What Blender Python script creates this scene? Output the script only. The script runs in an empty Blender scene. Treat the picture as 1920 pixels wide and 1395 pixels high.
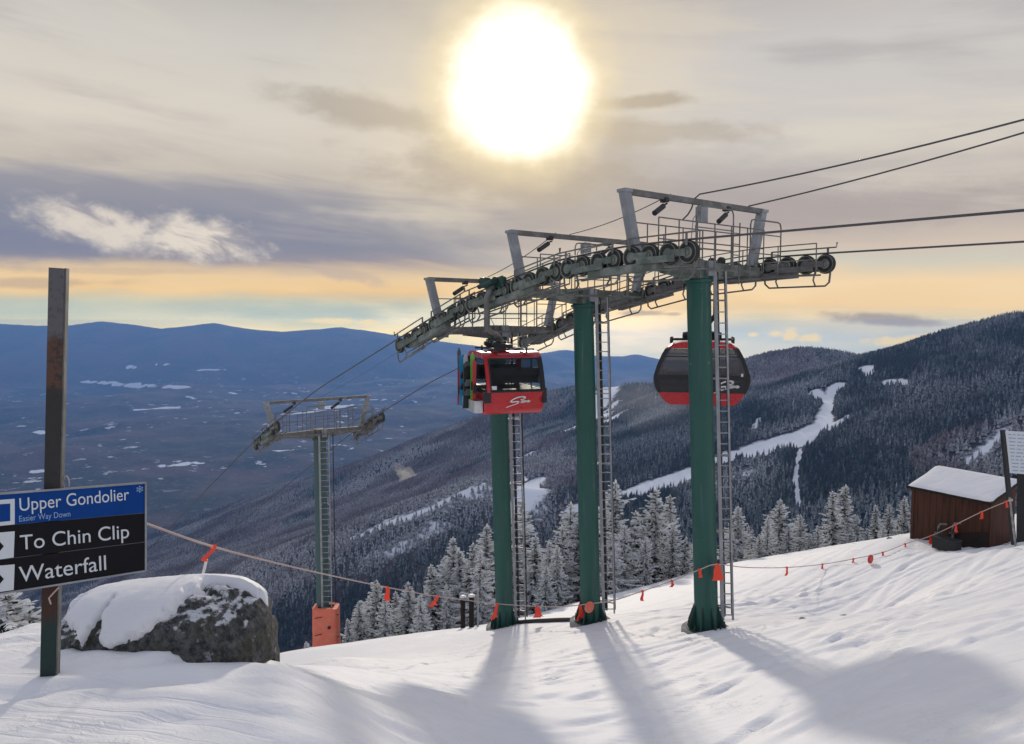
import bpy, math, random
import numpy as np
from mathutils import Vector, Matrix, noise as mnoise

random.seed(7); RNG = np.random.default_rng(7)
S = bpy.context.scene
COL = S.collection
rad = math.radians

# ---------------------------------------------------------------- camera
F, CX, CY, HY = 1426.0, 960.0, 697.5, 601.0      # focal length, centre and eye level in photo pixels
PITCH = math.atan((CY - HY) / F)
cam = bpy.data.cameras.new('camera'); cam_o = bpy.data.objects.new('camera', cam); COL.objects.link(cam_o)
cam.sensor_fit = 'HORIZONTAL'; cam.sensor_width = 36.0; cam.lens = 36.0 * F / 1920
cam.clip_start = 0.05; cam.clip_end = 120000
cam_o.location = (0, 0, 0); cam_o.rotation_euler = (math.pi / 2 - PITCH, 0, 0)
S.camera = cam_o

def ray(px, py):
    u = (px - CX) / F; v = (CY - py) / F
    return (u, math.cos(PITCH) + v * math.sin(PITCH), -math.sin(PITCH) + v * math.cos(PITCH))
def at(px, py, d):
    """point that stands d metres ahead (world y) on the line of sight through a photo pixel"""
    r = ray(px, py); k = d / r[1]
    return Vector((r[0] * k, d, r[2] * k))
def azel(px, py):
    r = ray(px, py)
    return math.degrees(math.atan2(r[0], r[1])), math.degrees(math.atan2(r[2], math.hypot(r[0], r[1])))

# ---------------------------------------------------------------- render settings
S.view_settings.view_transform = 'Standard'; S.view_settings.look = 'None'
S.view_settings.exposure = 0.0; S.view_settings.gamma = 1.0; S.view_settings.use_curve_mapping = False
S.render.engine = 'CYCLES'
S.cycles.use_denoising = True
S.cycles.max_bounces = 6; S.cycles.volume_bounces = 0; S.cycles.transparent_max_bounces = 8
S.cycles.volume_max_steps = 64

# ---------------------------------------------------------------- node helper
class NT:
    def __init__(s, tree): s.t = tree; s.n = tree.nodes; s.l = tree.links
    def link(s, a, b):
        s.l.new(a, b)
    def _set(s, sock, v):
        if isinstance(v, bpy.types.NodeSocket): s.l.new(v, sock)
        elif v is not None: sock.default_value = v
    def math(s, op, a, b=None, c=None, clamp=False):
        n = s.n.new('ShaderNodeMath'); n.operation = op; n.use_clamp = clamp
        s._set(n.inputs[0], a)
        if b is not None: s._set(n.inputs[1], b)
        if c is not None: s._set(n.inputs[2], c)
        return n.outputs[0]
    def mix(s, f, a, b, blend='MIX'):
        n = s.n.new('ShaderNodeMix'); n.data_type = 'RGBA'; n.blend_type = blend; n.clamp_factor = True
        s._set(n.inputs[0], f)
        s._set(n.inputs[6], a if isinstance(a, bpy.types.NodeSocket) else (*a[:3], 1.0))
        s._set(n.inputs[7], b if isinstance(b, bpy.types.NodeSocket) else (*b[:3], 1.0))
        return n.outputs[2]
    def maprange(s, v, a, b, c=0.0, d=1.0, smooth=True):
        n = s.n.new('ShaderNodeMapRange'); n.interpolation_type = 'SMOOTHSTEP' if smooth else 'LINEAR'
        s._set(n.inputs[0], v)
        for i, q in enumerate((a, b, c, d)): n.inputs[i + 1].default_value = q
        return n.outputs[0]
    def noise(s, vec, scale, detail=4.0, rough=0.55, dist=0.0, out=0):
        n = s.n.new('ShaderNodeTexNoise'); s._set(n.inputs['Vector'], vec)
        n.inputs['Scale'].default_value = scale; n.inputs['Detail'].default_value = detail
        n.inputs['Roughness'].default_value = rough; n.inputs['Distortion'].default_value = dist
        return n.outputs[out]
    def vec(s, x, y, z):
        n = s.n.new('ShaderNodeCombineXYZ')
        for i, q in enumerate((x, y, z)): s._set(n.inputs[i], q)
        return n.outputs[0]
    def ramp(s, f, stops):
        n = s.n.new('ShaderNodeValToRGB'); e = n.color_ramp.elements
        s._set(n.inputs[0], f)
        while len(e) < len(stops): e.new(0.5)
        for el, (p, c) in zip(e, stops):
            el.position = p; el.color = (*c, 1)
        return n.outputs[0]

def srgb(r, g, b):
    f = lambda c: (c / 255 / 12.92) if c / 255 <= 0.04045 else ((c / 255 + 0.055) / 1.055) ** 2.4
    return (f(r), f(g), f(b))

# ---------------------------------------------------------------- sky and sun
SUN_PX = (972, 163)
SAZ, SEL = azel(*SUN_PX)
W = bpy.data.worlds.new('World'); S.world = W; W.use_nodes = True
def build_sky():
    t = NT(W.node_tree); W.node_tree.nodes.clear()
    out = t.n.new('ShaderNodeOutputWorld'); bg = t.n.new('ShaderNodeBackground')
    t.link(bg.outputs[0], out.inputs[0])
    tc = t.n.new('ShaderNodeTexCoord'); sep = t.n.new('ShaderNodeSeparateXYZ')
    nv = t.n.new('ShaderNodeVectorMath'); nv.operation = 'NORMALIZE'
    t.link(tc.outputs['Generated'], nv.inputs[0]); t.link(nv.outputs[0], sep.inputs[0])
    X, Y, Z = sep.outputs
    az = t.math('MULTIPLY', t.math('ARCTAN2', X, Y), 180 / math.pi)
    el = t.math('MULTIPLY', t.math('ARCSINE', Z), 180 / math.pi)
    # clear air behind the clouds
    sky = t.n.new('ShaderNodeTexSky'); sky.sky_type = 'NISHITA'; sky.sun_disc = False
    sky.sun_elevation = rad(SEL); sky.sun_rotation = rad(SAZ)
    sky.altitude = 1100; sky.air_density = 1.0; sky.dust_density = 1.0; sky.ozone_density = 1.5
    skyc = t.mix(1.0, sky.outputs[0], (0.085, 0.085, 0.085), 'MULTIPLY')
    # streaky noise in azimuth/elevation
    big = t.noise(t.vec(t.math('MULTIPLY', az, 0.035), t.math('MULTIPLY', el, 0.17), 3.1), 1.0, 5, 0.55)
    fine = t.noise(t.vec(t.math('MULTIPLY', az, 0.09), t.math('MULTIPLY', el, 0.55), 8.7), 1.0, 6, 0.6)
    tilt = t.math('ADD', el, t.math('MULTIPLY', az, 0.10))
    strk = t.noise(t.vec(t.math('MULTIPLY', az, 0.05), t.math('MULTIPLY', tilt, 0.42), 15.2), 1.0, 7, 0.6, 0.4)
    soft = t.noise(t.vec(t.math('MULTIPLY', az, 0.045), t.math('MULTIPLY', tilt, 0.11), 31.0), 1.0, 4, 0.5, 0.5)
    warp = t.math('ADD', t.math('MULTIPLY', t.math('SUBTRACT', soft, 0.5), 5.5), t.math('ADD', t.math('MULTIPLY', t.math('SUBTRACT', big, 0.5), 2.6),
                  t.math('MULTIPLY', t.math('SUBTRACT', strk, 0.5), 3.4)))
    elw = t.math('ADD', el, t.math('MULTIPLY', warp, t.maprange(el, 0.0, 8.0, 0.25, 1.0)))
    def E(py): return azel(960, py)[1]
    lo, hi = -6.0, 34.0
    def st(py, c): return ((E(py) - lo) / (hi - lo), srgb(*c))
    f = t.math('DIVIDE', t.math('SUBTRACT', elw, lo), hi - lo, clamp=True)
    left = t.ramp(f, [st(690, (196, 200, 190)), st(625, (212, 206, 168)), st(592, (176, 192, 190)), st(570, (180, 190, 182)),
                      st(548, (236, 200, 150)), st(522, (234, 204, 162)), st(504, (206, 186, 164)), st(488, (156, 150, 158)), st(470, (140, 143, 159)), st(430, (134, 139, 157)),
                      st(392, (152, 152, 163)), st(350, (200, 191, 180)), st(250, (217, 209, 197)), st(100, (207, 203, 196)),
                      st(-60, (176, 172, 168))])
    right = t.ramp(f, [st(700, (205, 205, 190)), st(668, (188, 202, 205)), st(625, (172, 192, 204)), st(596, (206, 200, 180)),
                       st(570, (240, 208, 164)), st(530, (242, 212, 170)), st(490, (206, 202, 188)), st(458, (208, 192, 178)),
                       st(420, (180, 170, 166)), st(350, (184, 177, 174)), st(250, (207, 202, 196)), st(120, (204, 200, 197)),
                       st(-60, (176, 170, 170))])
    lr = t.maprange(t.math('ADD', az, t.math('MULTIPLY', warp, 1.2)), -6.0, 9.0)
    c = t.mix(lr, left, right)
    # thin gaps where the clear air shows, low down
    gap = t.math('MULTIPLY', t.maprange(el, 3.5, 0.8), t.maprange(big, 0.40, 0.62))
    c = t.mix(t.math('MULTIPLY', gap, 0.22), c, skyc)
    # light and dark streaks drawn out by the wind
    sl = t.math('ADD', t.math('MULTIPLY', t.math('SUBTRACT', strk, 0.5), 0.55), t.math('MULTIPLY', t.math('SUBTRACT', soft, 0.5), 0.75))
    sl = t.math('MULTIPLY', sl, t.maprange(el, 2.0, 9.0, 0.25, 1.0))
    c = t.mix(t.maprange(sl, 0.0, 0.16, 0.0, 0.45), c, srgb(226, 216, 199))
    c = t.mix(t.maprange(sl, 0.0, -0.20, 0.0, 0.45), c, srgb(163, 159, 163))
    # individual clouds: soft ellipses broken up by noise
    shared = [t.noise(t.vec(t.math('MULTIPLY', az, k), t.math('MULTIPLY', el, k * q), sd_), 1.0, 6, 0.62) for k, q, sd_ in ((0.2, 2.2, 1.0), (0.42, 1.5, 12.0), (1.1, 1.6, 23.0))]
    def cloud(px, py, rx, ry, tilt, col, amt, edge=0.5, sc=0.5, seed=0.0, inner=0.35, sy=2.2):
        nonlocal c
        a0, e0 = azel(px, py); kx = rx / 25.2; ky = ry / 25.2
        da = t.math('SUBTRACT', az, a0); de = t.math('SUBTRACT', el, e0)
        ct, sn = math.cos(tilt), math.sin(tilt)
        u = t.math('DIVIDE', t.math('ADD', t.math('MULTIPLY', da, ct), t.math('MULTIPLY', de, sn)), kx)
        v = t.math('DIVIDE', t.math('SUBTRACT', t.math('MULTIPLY', de, ct), t.math('MULTIPLY', da, sn)), ky)
        d = t.math('SQRT', t.math('ADD', t.math('MULTIPLY', u, u), t.math('MULTIPLY', v, v)))
        n = shared[0 if sc < 0.4 else 1 if sc < 0.9 else 2]
        d = t.math('ADD', d, t.math('MULTIPLY', t.math('SUBTRACT', n, 0.5), edge * 4))
        m = t.math('MULTIPLY', t.maprange(d, 1.15, inner), amt)
        cc = col if isinstance(col, bpy.types.NodeSocket) else srgb(*col)
        c = t.mix(m, c, cc)
    cloud(720, 215, 230, 34, -0.14, (162, 152, 142), 0.6, 0.45, 0.2, 1.0)
    cloud(960, 330, 300, 60, -0.08, (164, 154, 147), 0.7, 0.45, 0.2, 2.0)
    cloud(1200, 190, 120, 16, 0.0, (166, 155, 142), 0.75, 0.55, 0.3, 3.0)
    cloud(1240, 245, 220, 26, -0.06, (176, 165, 152), 0.6, 0.55, 0.3, 3.6)
    cloud(1500, 400, 420, 40, 0.05, (172, 162, 160), 0.55, 0.6, 0.2, 5.0)
    cloud(620, 440, 330, 40, -0.02, (138, 141, 157), 0.5, 0.5, 0.25, 6.0)
    cloud(0, 452, 220, 40, 0.0, (124, 132, 158), 0.7, 0.4, 0.25, 6.5)
    cloud(60, 530, 150, 9, 0.03, (186, 166, 152), 0.6, 0.5, 0.3, 6.8)
    cloud(230, 508, 160, 8, 0.02, (196, 176, 158), 0.5, 0.5, 0.3, 6.9)
    cloud(640, 512, 95, 16, -0.22, (196, 178, 164), 0.7, 0.5, 0.5, 7.0)
    cloud(1660, 600, 105, 13, -0.07, (158, 152, 156), 0.85, 0.4, 0.5, 9.0)
    cloud(1205, 587, 50, 7, 0.0, (178, 164, 158), 0.8, 0.4, 0.7, 9.5)
    cloud(1260, 589, 18, 4, 0.0, (184, 170, 162), 0.7, 0.4, 0.7, 9.7)
    # the ragged white cloud over the left range, lit and shaded by its own noise
    n2 = t.noise(t.vec(t.math('ADD', t.math('MULTIPLY', az, 0.34), t.math('MULTIPLY', el, 0.20)), t.math('ADD', t.math('MULTIPLY', el, 0.62), t.math('MULTIPLY', az, 0.16)), 4.2), 1.0, 8, 0.60, 0.9)
    wc = t.mix(t.maprange(n2, 0.34, 0.56), srgb(166, 161, 168), srgb(224, 214, 202))
    cloud(190, 425, 125, 40, -0.22, wc, 0.9, 0.42, 0.5, 11.0, 0.3, 1.8)
    cloud(375, 448, 120, 46, -0.18, wc, 1.0, 0.45, 0.55, 12.0, 0.35, 1.6)
    for (x, y, rx, ry, sd) in ((1412, 627, 12, 6, 1), (1455, 625, 15, 7, 2), (1483, 627, 16, 14, 3), (1520, 634, 26, 9, 4),
                               (1690, 640, 60, 11, 5), (1745, 632, 28, 8, 6), (620, 602, 58, 7, 7), (690, 604, 25, 6, 8)):
        cloud(x, y, rx, ry, 0.0, (240, 218, 172), 0.9, 0.45, 1.1, 20.0 + sd, 0.35, 1.6)
    # the veiled sun: bright core with a ragged edge in the cloud, and a warm aureole
    sd = Vector((math.sin(rad(SAZ)) * math.cos(rad(SEL)), math.cos(rad(SAZ)) * math.cos(rad(SEL)), math.sin(rad(SEL))))
    dp = t.n.new('ShaderNodeVectorMath'); dp.operation = 'DOT_PRODUCT'; t.link(nv.outputs[0], dp.inputs[0]); dp.inputs[1].default_value = sd
    ang = t.math('MULTIPLY', t.math('ARCCOSINE', t.math('MINIMUM', dp.outputs['Value'], 0.9999999)), 180 / math.pi)
    ns = t.noise(t.vec(t.math('MULTIPLY', az, 0.22), t.math('MULTIPLY', el, 0.33), 5.5), 1.0, 5, 0.55)
    an = t.math('ADD', ang, t.math('MULTIPLY', t.math('SUBTRACT', ns, 0.5), 3.0))
    core = t.math('POWER', t.maprange(an, 6.2, 3.3), 1.15)
    halo = t.math('POWER', t.maprange(ang, 20.0, 3.0, smooth=False), 2.4)
    c = t.mix(t.math('MULTIPLY', halo, 0.55), c, srgb(252, 228, 182))
    ring = t.maprange(an, 7.8, 4.6)
    c = t.mix(t.math('MULTIPLY', ring, 0.8), c, (1.0, 0.83, 0.52))
    c = t.mix(core, c, (1.75, 1.6, 1.35))
    # the sky just above the land shines through kilometres of air
    pathl = t.math('MINIMUM', t.math('DIVIDE', 20.2, t.math('MAXIMUM', t.math('MULTIPLY', el, math.pi / 180), 0.0007)), 14300.0)
    gain = t.math('EXPONENT', t.math('MULTIPLY', pathl, 8e-5))
    gv = t.n.new('ShaderNodeVectorMath'); gv.operation = 'SCALE'; t.link(c, gv.inputs[0]); t.link(gain, gv.inputs['Scale'])
    hv = t.n.new('ShaderNodeVectorMath'); hv.operation = 'SCALE'; hv.inputs[0].default_value = (0.11, 0.22, 0.46); t.link(t.math('SUBTRACT', gain, 1.0), hv.inputs['Scale'])
    sv = t.n.new('ShaderNodeVectorMath'); sv.operation = 'SUBTRACT'; t.link(gv.outputs[0], sv.inputs[0]); t.link(hv.outputs[0], sv.inputs[1])
    mv = t.n.new('ShaderNodeVectorMath'); mv.operation = 'MAXIMUM'; t.link(sv.outputs[0], mv.inputs[0]); mv.inputs[1].default_value = (0, 0, 0); c = mv.outputs[0]
    # overhead and behind: an even grey-blue cloud deck
    over = t.maprange(el, 26.0, 60.0)
    c = t.mix(over, c, (0.50, 0.54, 0.67))
    beh = t.maprange(t.math('ABSOLUTE', az), 55.0, 110.0)
    c = t.mix(t.math('MULTIPLY', beh, 0.85), c, (0.42, 0.46, 0.58))
    low = t.maprange(el, -2.5, -8.0)
    c = t.mix(low, c, (0.25, 0.28, 0.33))
    t.link(c, bg.inputs[0]); bg.inputs[1].default_value = 1.0
build_sky()
W.cycles.sampling_method = 'MANUAL'; W.cycles.sample_map_resolution = 512

sun = bpy.data.lights.new('sun', 'SUN'); sun_o = bpy.data.objects.new('sun', sun); COL.objects.link(sun_o)
sun.energy = 1.7; sun.angle = rad(2.2); sun.color = (1.0, 0.90, 0.76)
sun_o.rotation_euler = (math.pi / 2 - rad(SEL), 0, math.pi - rad(SAZ))
sun_o.location = (0, 0, 60)

# ---------------------------------------------------------------- object helpers
def tag(o, label=None, cat=None, group=None, kind=None):
    if label: o['label'] = label
    if cat: o['category'] = cat
    if group: o['group'] = group
    if kind: o['kind'] = kind
    return o
def thing(name, loc, label, cat, group=None):
    o = bpy.data.objects.new(name, None); COL.objects.link(o)
    o.empty_display_size = 0.2; o.location = loc
    return tag(o, label, cat, group)
def world_off(o):
    v = Vector((0, 0, 0))
    while o is not None: v = v + o.location; o = o.parent
    return v

class MB:
    """collects shapes in world coordinates; build() links them as one mesh object"""
    def __init__(s): s.v = []; s.f = []; s.m = []; s.cm = 0
    def add(s, vs, fs):
        b = len(s.v); s.v += [tuple(p) for p in vs]; s.f += [tuple(i + b for i in f) for f in fs]; s.m += [s.cm] * len(fs); return s
    def frame(s, c, ax, ay, az, sx, sy, sz):
        c = Vector(c); ax, ay, az = (Vector(a) for a in (ax, ay, az)); vs = []
        for dz in (-.5, .5):
            for dy in (-.5, .5):
                for dx in (-.5, .5): vs.append(c + ax * sx * dx + ay * sy * dy + az * sz * dz)
        return s.add(vs, [(0, 2, 3, 1), (4, 5, 7, 6), (0, 1, 5, 4), (2, 6, 7, 3), (0, 4, 6, 2), (1, 3, 7, 5)])
    def box(s, c, size, rz=0.0):
        cz, sz = math.cos(rz), math.sin(rz)
        return s.frame(c, (cz, sz, 0), (-sz, cz, 0), (0, 0, 1), *size)
    def bar(s, p, q, w, h, up=(0, 0, 1), w2=None, h2=None):
        p, q = Vector(p), Vector(q); d = (q - p).normalized(); up = Vector(up)
        r = d.cross(up)
        if r.length < 1e-5: r = d.cross(Vector((1, 0, 0)))
        r.normalize(); u = r.cross(d).normalized(); vs = []
        for c, a, b in ((p, w, h), (q, w2 or w, h2 or h)):
            for dx, dy in ((-.5, -.5), (.5, -.5), (.5, .5), (-.5, .5)): vs.append(c + r * a * dx + u * b * dy)
        return s.add(vs, [(0, 1, 2, 3), (7, 6, 5, 4), (0, 4, 5, 1), (1, 5, 6, 2), (2, 6, 7, 3), (3, 7, 4, 0)])
    def tube(s, pts, r, n=8, r2=None, cap=True):
        pts = [Vector(p) for p in pts]; N = len(pts); vs = []; prev = None
        for i, p in enumerate(pts):
            d = (pts[min(i + 1, N - 1)] - pts[max(i - 1, 0)]).normalized()
            if prev is None:
                a = d.cross(Vector((0, 0, 1)))
                if a.length < 1e-4: a = d.cross(Vector((1, 0, 0)))
            else: a = prev - d * prev.dot(d)
            a.normalize(); prev = a; b = d.cross(a)
            rr = r if r2 is None else r + (r2 - r) * i / (N - 1)
            for k in range(n):
                t = 2 * math.pi * k / n; vs.append(p + a * math.cos(t) * rr + b * math.sin(t) * rr)
        fs = []
        for i in range(N - 1):
            for k in range(n):
                fs.append((i * n + k, i * n + (k + 1) % n, (i + 1) * n + (k + 1) % n, (i + 1) * n + k))
        if cap: fs.append(tuple(range(n - 1, -1, -1))); fs.append(tuple(range((N - 1) * n, N * n)))
        return s.add(vs, fs)
    def lathe(s, c, axis, prof, n=20):
        """prof: (distance along axis, radius)"""
        axis = Vector(axis).normalized(); c = Vector(c)
        a = axis.cross(Vector((0, 0, 1)))
        if a.length < 1e-3: a = Vector((1, 0, 0))
        a.normalize(); b = axis.cross(a); vs = []; fs = []
        for (h, r) in prof:
            for k in range(n):
                t = 2 * math.pi * k / n; vs.append(c + axis * h + a * math.cos(t) * r + b * math.sin(t) * r)
        for i in range(len(prof) - 1):
            for k in range(n): fs.append((i * n + k, i * n + (k + 1) % n, (i + 1) * n + (k + 1) % n, (i + 1) * n + k))
        fs.append(tuple(range(n - 1, -1, -1))); fs.append(tuple(range((len(prof) - 1) * n, len(prof) * n)))
        return s.add(vs, fs)
    def prism(s, poly, off):
        n = len(poly); off = Vector(off); vs = [Vector(p) for p in poly] + [Vector(p) + off for p in poly]
        fs = [tuple(range(n)), tuple(range(2 * n - 1, n - 1, -1))]
        for k in range(n): fs.append((k, n + k, n + (k + 1) % n, (k + 1) % n))
        return s.add(vs, fs)
    def build(s, name, mats, parent=None, smooth=None, loc=None):
        me = bpy.data.meshes.new(name)
        off = world_off(parent) if parent is not None else Vector((0, 0, 0))
        if loc is not None: off = off + Vector(loc) - (off if parent is not None else Vector((0, 0, 0)))
        me.from_pydata([tuple(Vector(p) - off) for p in s.v], [], s.f)
        mats = mats if isinstance(mats, (list, tuple)) else [mats]
        for m in mats: me.materials.append(m)
        if len(mats) > 1: me.polygons.foreach_set('material_index', s.m)
        import bmesh
        bm = bmesh.new(); bm.from_mesh(me); bmesh.ops.recalc_face_normals(bm, faces=bm.faces); bm.to_mesh(me); bm.free()
        if smooth is not None:
            me.polygons.foreach_set('use_smooth', [True] * len(me.polygons)); me.set_sharp_from_angle(angle=rad(smooth))
        o = bpy.data.objects.new(name, me); COL.objects.link(o)
        if parent is not None:
            o.parent = parent
            if loc is not None: o.location = Vector(loc) - world_off(parent)
        elif loc is not None: o.location = loc
        return o

# ---------------------------------------------------------------- materials
def pmat(name, base, rough=0.6, metal=0.0, var=0.0, vscale=3.0, col2=None, bump=0.0, bscale=40.0, spec=0.5, stretch=None):
    m = bpy.data.materials.new(name); m.use_nodes = True; t = NT(m.node_tree)
    b = m.node_tree.nodes['Principled BSDF']
    b.inputs['Roughness'].default_value = rough; b.inputs['Metallic'].default_value = metal
    b.inputs['Specular IOR Level'].default_value = spec
    tc = t.n.new('ShaderNodeTexCoord'); v = tc.outputs['Object']
    if stretch:
        mp = t.n.new('ShaderNodeMapping'); mp.inputs['Scale'].default_value = stretch; t.link(v, mp.inputs[0]); v = mp.outputs[0]
    if var > 0 or col2:
        n = t.noise(v, vscale, 6, 0.62)
        c2 = col2 or tuple(c * 0.45 for c in base)
        f = t.math('MULTIPLY', t.maprange(n, 0.42, 0.68), var if var else 1.0)
        t.link(t.mix(f, base, c2), b.inputs['Base Color'])
        t.link(t.math('ADD', t.math('MULTIPLY', n, 0.3), rough - 0.15, clamp=True), b.inputs['Roughness'])
    else: b.inputs['Base Color'].default_value = (*base, 1)
    if bump:
        bp = t.n.new('ShaderNodeBump'); bp.inputs['Strength'].default_value = bump; bp.inputs['Distance'].default_value = 0.02
        t.link(t.noise(v, bscale, 5, 0.6), bp.inputs['Height']); t.link(bp.outputs[0], b.inputs['Normal'])
    return m
M = {}
M['green'] = pmat('tower_green', (0.011, 0.088, 0.066), 0.5, 0, 0.7, 2.2, (0.028, 0.098, 0.085), 0.12, 24, stretch=(1.6, 1.6, .22))
def mast_mat():
    m = M['green']; t = NT(m.node_tree); b = m.node_tree.nodes['Principled BSDF']; old = b.inputs['Base Color'].links[0].from_socket
    tc = t.n.new('ShaderNodeTexCoord'); q = t.n.new('ShaderNodeMapping'); q.inputs['Scale'].default_value = (7, 7, .35); t.link(tc.outputs['Object'], q.inputs[0])
    a = t.noise(q.outputs[0], 1.0, 5, .65); g = t.noise(tc.outputs['Object'], 5.0, 6, .7)
    c = t.mix(t.math('MULTIPLY', t.maprange(a, .56, .70), .55), old, (.11, .15, .145)); c = t.mix(t.math('MULTIPLY', t.maprange(a, .40, .30), .5), c, (.035, .028, .018))
    c = t.mix(t.math('MULTIPLY', t.maprange(g, .66, .74), .7), c, (.40, .43, .43)); t.link(c, b.inputs['Base Color'])
mast_mat()
M['hazegreen'] = pmat('hazed_green', (0.060, 0.115, 0.110), 0.55, 0, 0.6, 2.0, (0.10, 0.15, 0.145), 0.1, 24, stretch=(1.6, 1.6, .22))  # air haze over the distant lone tower put into a greyer green
M['greendark'] = pmat('base_green', (0.012, 0.06, 0.045), 0.6, 0, 0.8, 3, (0.02, 0.03, 0.025), 0.2, 30)
M['galv'] = pmat('galvanised_steel', (0.27, 0.28, 0.29), 0.55, 0.3, 0.7, 2.2, (0.42, 0.43, 0.45), 0.1, 30)
M['galvdark'] = pmat('weathered_backlit_galvanised', (0.15, 0.145, 0.135), 0.6, 0.25, 0.8, 2.4, (0.27, 0.27, 0.26), 0.1, 30)  # worn steel; on the walkway rails its dark tone stands for backlight
M['beamgreen'] = pmat('green_grey_steel', (0.10, 0.13, 0.105), 0.55, 0.2, 0.8, 2.0, (0.30, 0.31, 0.28), 0.1, 30)
M['sheave'] = pmat('sheave_steel', (0.15, 0.165, 0.13), 0.55, 0.2, 0.8, 4.0, (0.30, 0.31, 0.26), 0.1, 30)
M['rubber'] = pmat('black_rubber', (0.018, 0.018, 0.018), 0.7, 0, 0.5, 6, (0.05, 0.05, 0.05))
M['darksteel'] = pmat('dark_steel', (0.03, 0.032, 0.034), 0.55, 0.3, 0.7, 5, (0.07, 0.065, 0.06))
M['rope'] = pmat('steel_rope', (0.10, 0.095, 0.10), 0.6, 0.3, 0.5, 9, (0.15, 0.14, 0.13))
M['red'] = pmat('cabin_red', (0.52, 0.022, 0.028), 0.28, 0, 0.25, 1.5, (0.40, 0.03, 0.03))
M['blackplastic'] = pmat('black_plastic', (0.015, 0.015, 0.017), 0.5, 0, 0.4, 5, (0.03, 0.03, 0.03))
M['white'] = pmat('white_paint', (0.78, 0.78, 0.76), 0.5, 0, 0.3, 3, (0.62, 0.62, 0.62))
M['alu'] = pmat('aluminium', (0.62, 0.63, 0.65), 0.4, 0.6, 0.5, 4, (0.45, 0.46, 0.48))
M['orange'] = pmat('orange_vinyl', (0.78, 0.17, 0.095), 0.6, 0, 0.7, 2.0, (0.72, 0.26, 0.19), 0.4, 5)
M['flag'] = pmat('orange_ribbon', (0.92, 0.07, 0.03), 0.6, 0, 0.3, 8, (0.85, 0.14, 0.07))
M['fencerope'] = pmat('pale_rope', (0.50, 0.42, 0.38), 0.8, 0, 0.8, 6, (0.62, 0.36, 0.30))
M['signblue'] = pmat('sign_blue', (0.002, 0.052, 0.25), 0.55, 0, 0.3, 3, (0.002, 0.040, 0.19), spec=.15)
M['signblack'] = pmat('sign_black', (0.009, 0.008, 0.010), 0.6, 0, 0.5, 2, (0.016, 0.013, 0.015), spec=.15)
M['signwhite'] = pmat('sign_white', (0.66, 0.70, 0.72), 0.5, 0, 0.2, 6, (0.55, 0.58, 0.60))
M['signblue2'] = pmat('sign_pale_blue', (0.26, 0.40, 0.62), 0.5)
M['shed'] = pmat('shed_boards', (0.078, 0.025, 0.011), 0.8, 0, 0.8, 2.0, (0.042, 0.019, 0.008), 0.3, 8, stretch=(3, 3, .4))
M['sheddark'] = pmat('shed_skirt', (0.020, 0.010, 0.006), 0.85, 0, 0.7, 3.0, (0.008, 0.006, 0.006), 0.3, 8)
M['bark'] = pmat('spruce_bark', (0.05, 0.042, 0.036), 0.9, 0, 0.8, 6, (0.16, 0.155, 0.15), 0.5, 20)
M['yellowbeak'] = pmat('ski_blue', (0.02, 0.30, 0.55), 0.35)
M['skiblue'] = M['yellowbeak']
M['skigreen'] = pmat('ski_green', (0.16, 0.55, 0.06), 0.35)
M['skired'] = pmat('ski_red', (0.50, 0.03, 0.04), 0.35)
M['skigrey'] = pmat('ski_grey', (0.10, 0.115, 0.13), 0.35, 0, 0.6, 5, (0.25, 0.26, 0.28))
M['skipale'] = pmat('ski_pale', (0.60, 0.66, 0.62), 0.35)
M['concrete'] = pmat('concrete', (0.24, 0.23, 0.22), 0.9, 0, 0.8, 4, (0.5, 0.5, 0.52), 0.3, 20)
def post_mat():
    m = bpy.data.materials.new('weathered_post'); m.use_nodes = True; t = NT(m.node_tree); b = m.node_tree.nodes['Principled BSDF']
    tc = t.n.new('ShaderNodeTexCoord'); sp = t.n.new('ShaderNodeSeparateXYZ'); t.link(tc.outputs['Object'], sp.inputs[0])
    n = t.noise(tc.outputs['Object'], 3.0, 6, 0.65); n2 = t.noise(tc.outputs['Object'], 14.0, 5, 0.6)
    z = t.math('ADD', sp.outputs[2], t.math('MULTIPLY', t.math('SUBTRACT', n, 0.5), 0.5))
    c = t.mix(t.maprange(z, 0.55, 0.75), (0.012, 0.035, 0.030), (0.055, 0.022, 0.014))          # dark green foot, rust over it
    c = t.mix(t.maprange(z, 1.7, 2.1), c, (0.030, 0.027, 0.027))                                # black painted length
    c = t.mix(t.math('MULTIPLY', t.maprange(z, 3.18, 3.30), t.maprange(n2, 0.35, 0.6)), c, (0.12, 0.055, 0.032))     # rust patch
    c = t.mix(t.maprange(z, 3.72, 3.86), c, (0.115, 0.112, 0.118))                              # bare grey top
    c = t.mix(t.math('MULTIPLY', t.maprange(n2, 0.5, 0.7), 0.4), c, (0.02, 0.016, 0.015))
    t.link(c, b.inputs['Base Color']); b.inputs['Roughness'].default_value = 0.75
    bp = t.n.new('ShaderNodeBump'); bp.inputs['Strength'].default_value = 0.25; bp.inputs['Distance'].default_value = 0.01
    t.link(n2, bp.inputs['Height']); t.link(bp.outputs[0], b.inputs['Normal'])
    return m
M['post'] = post_mat()
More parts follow.
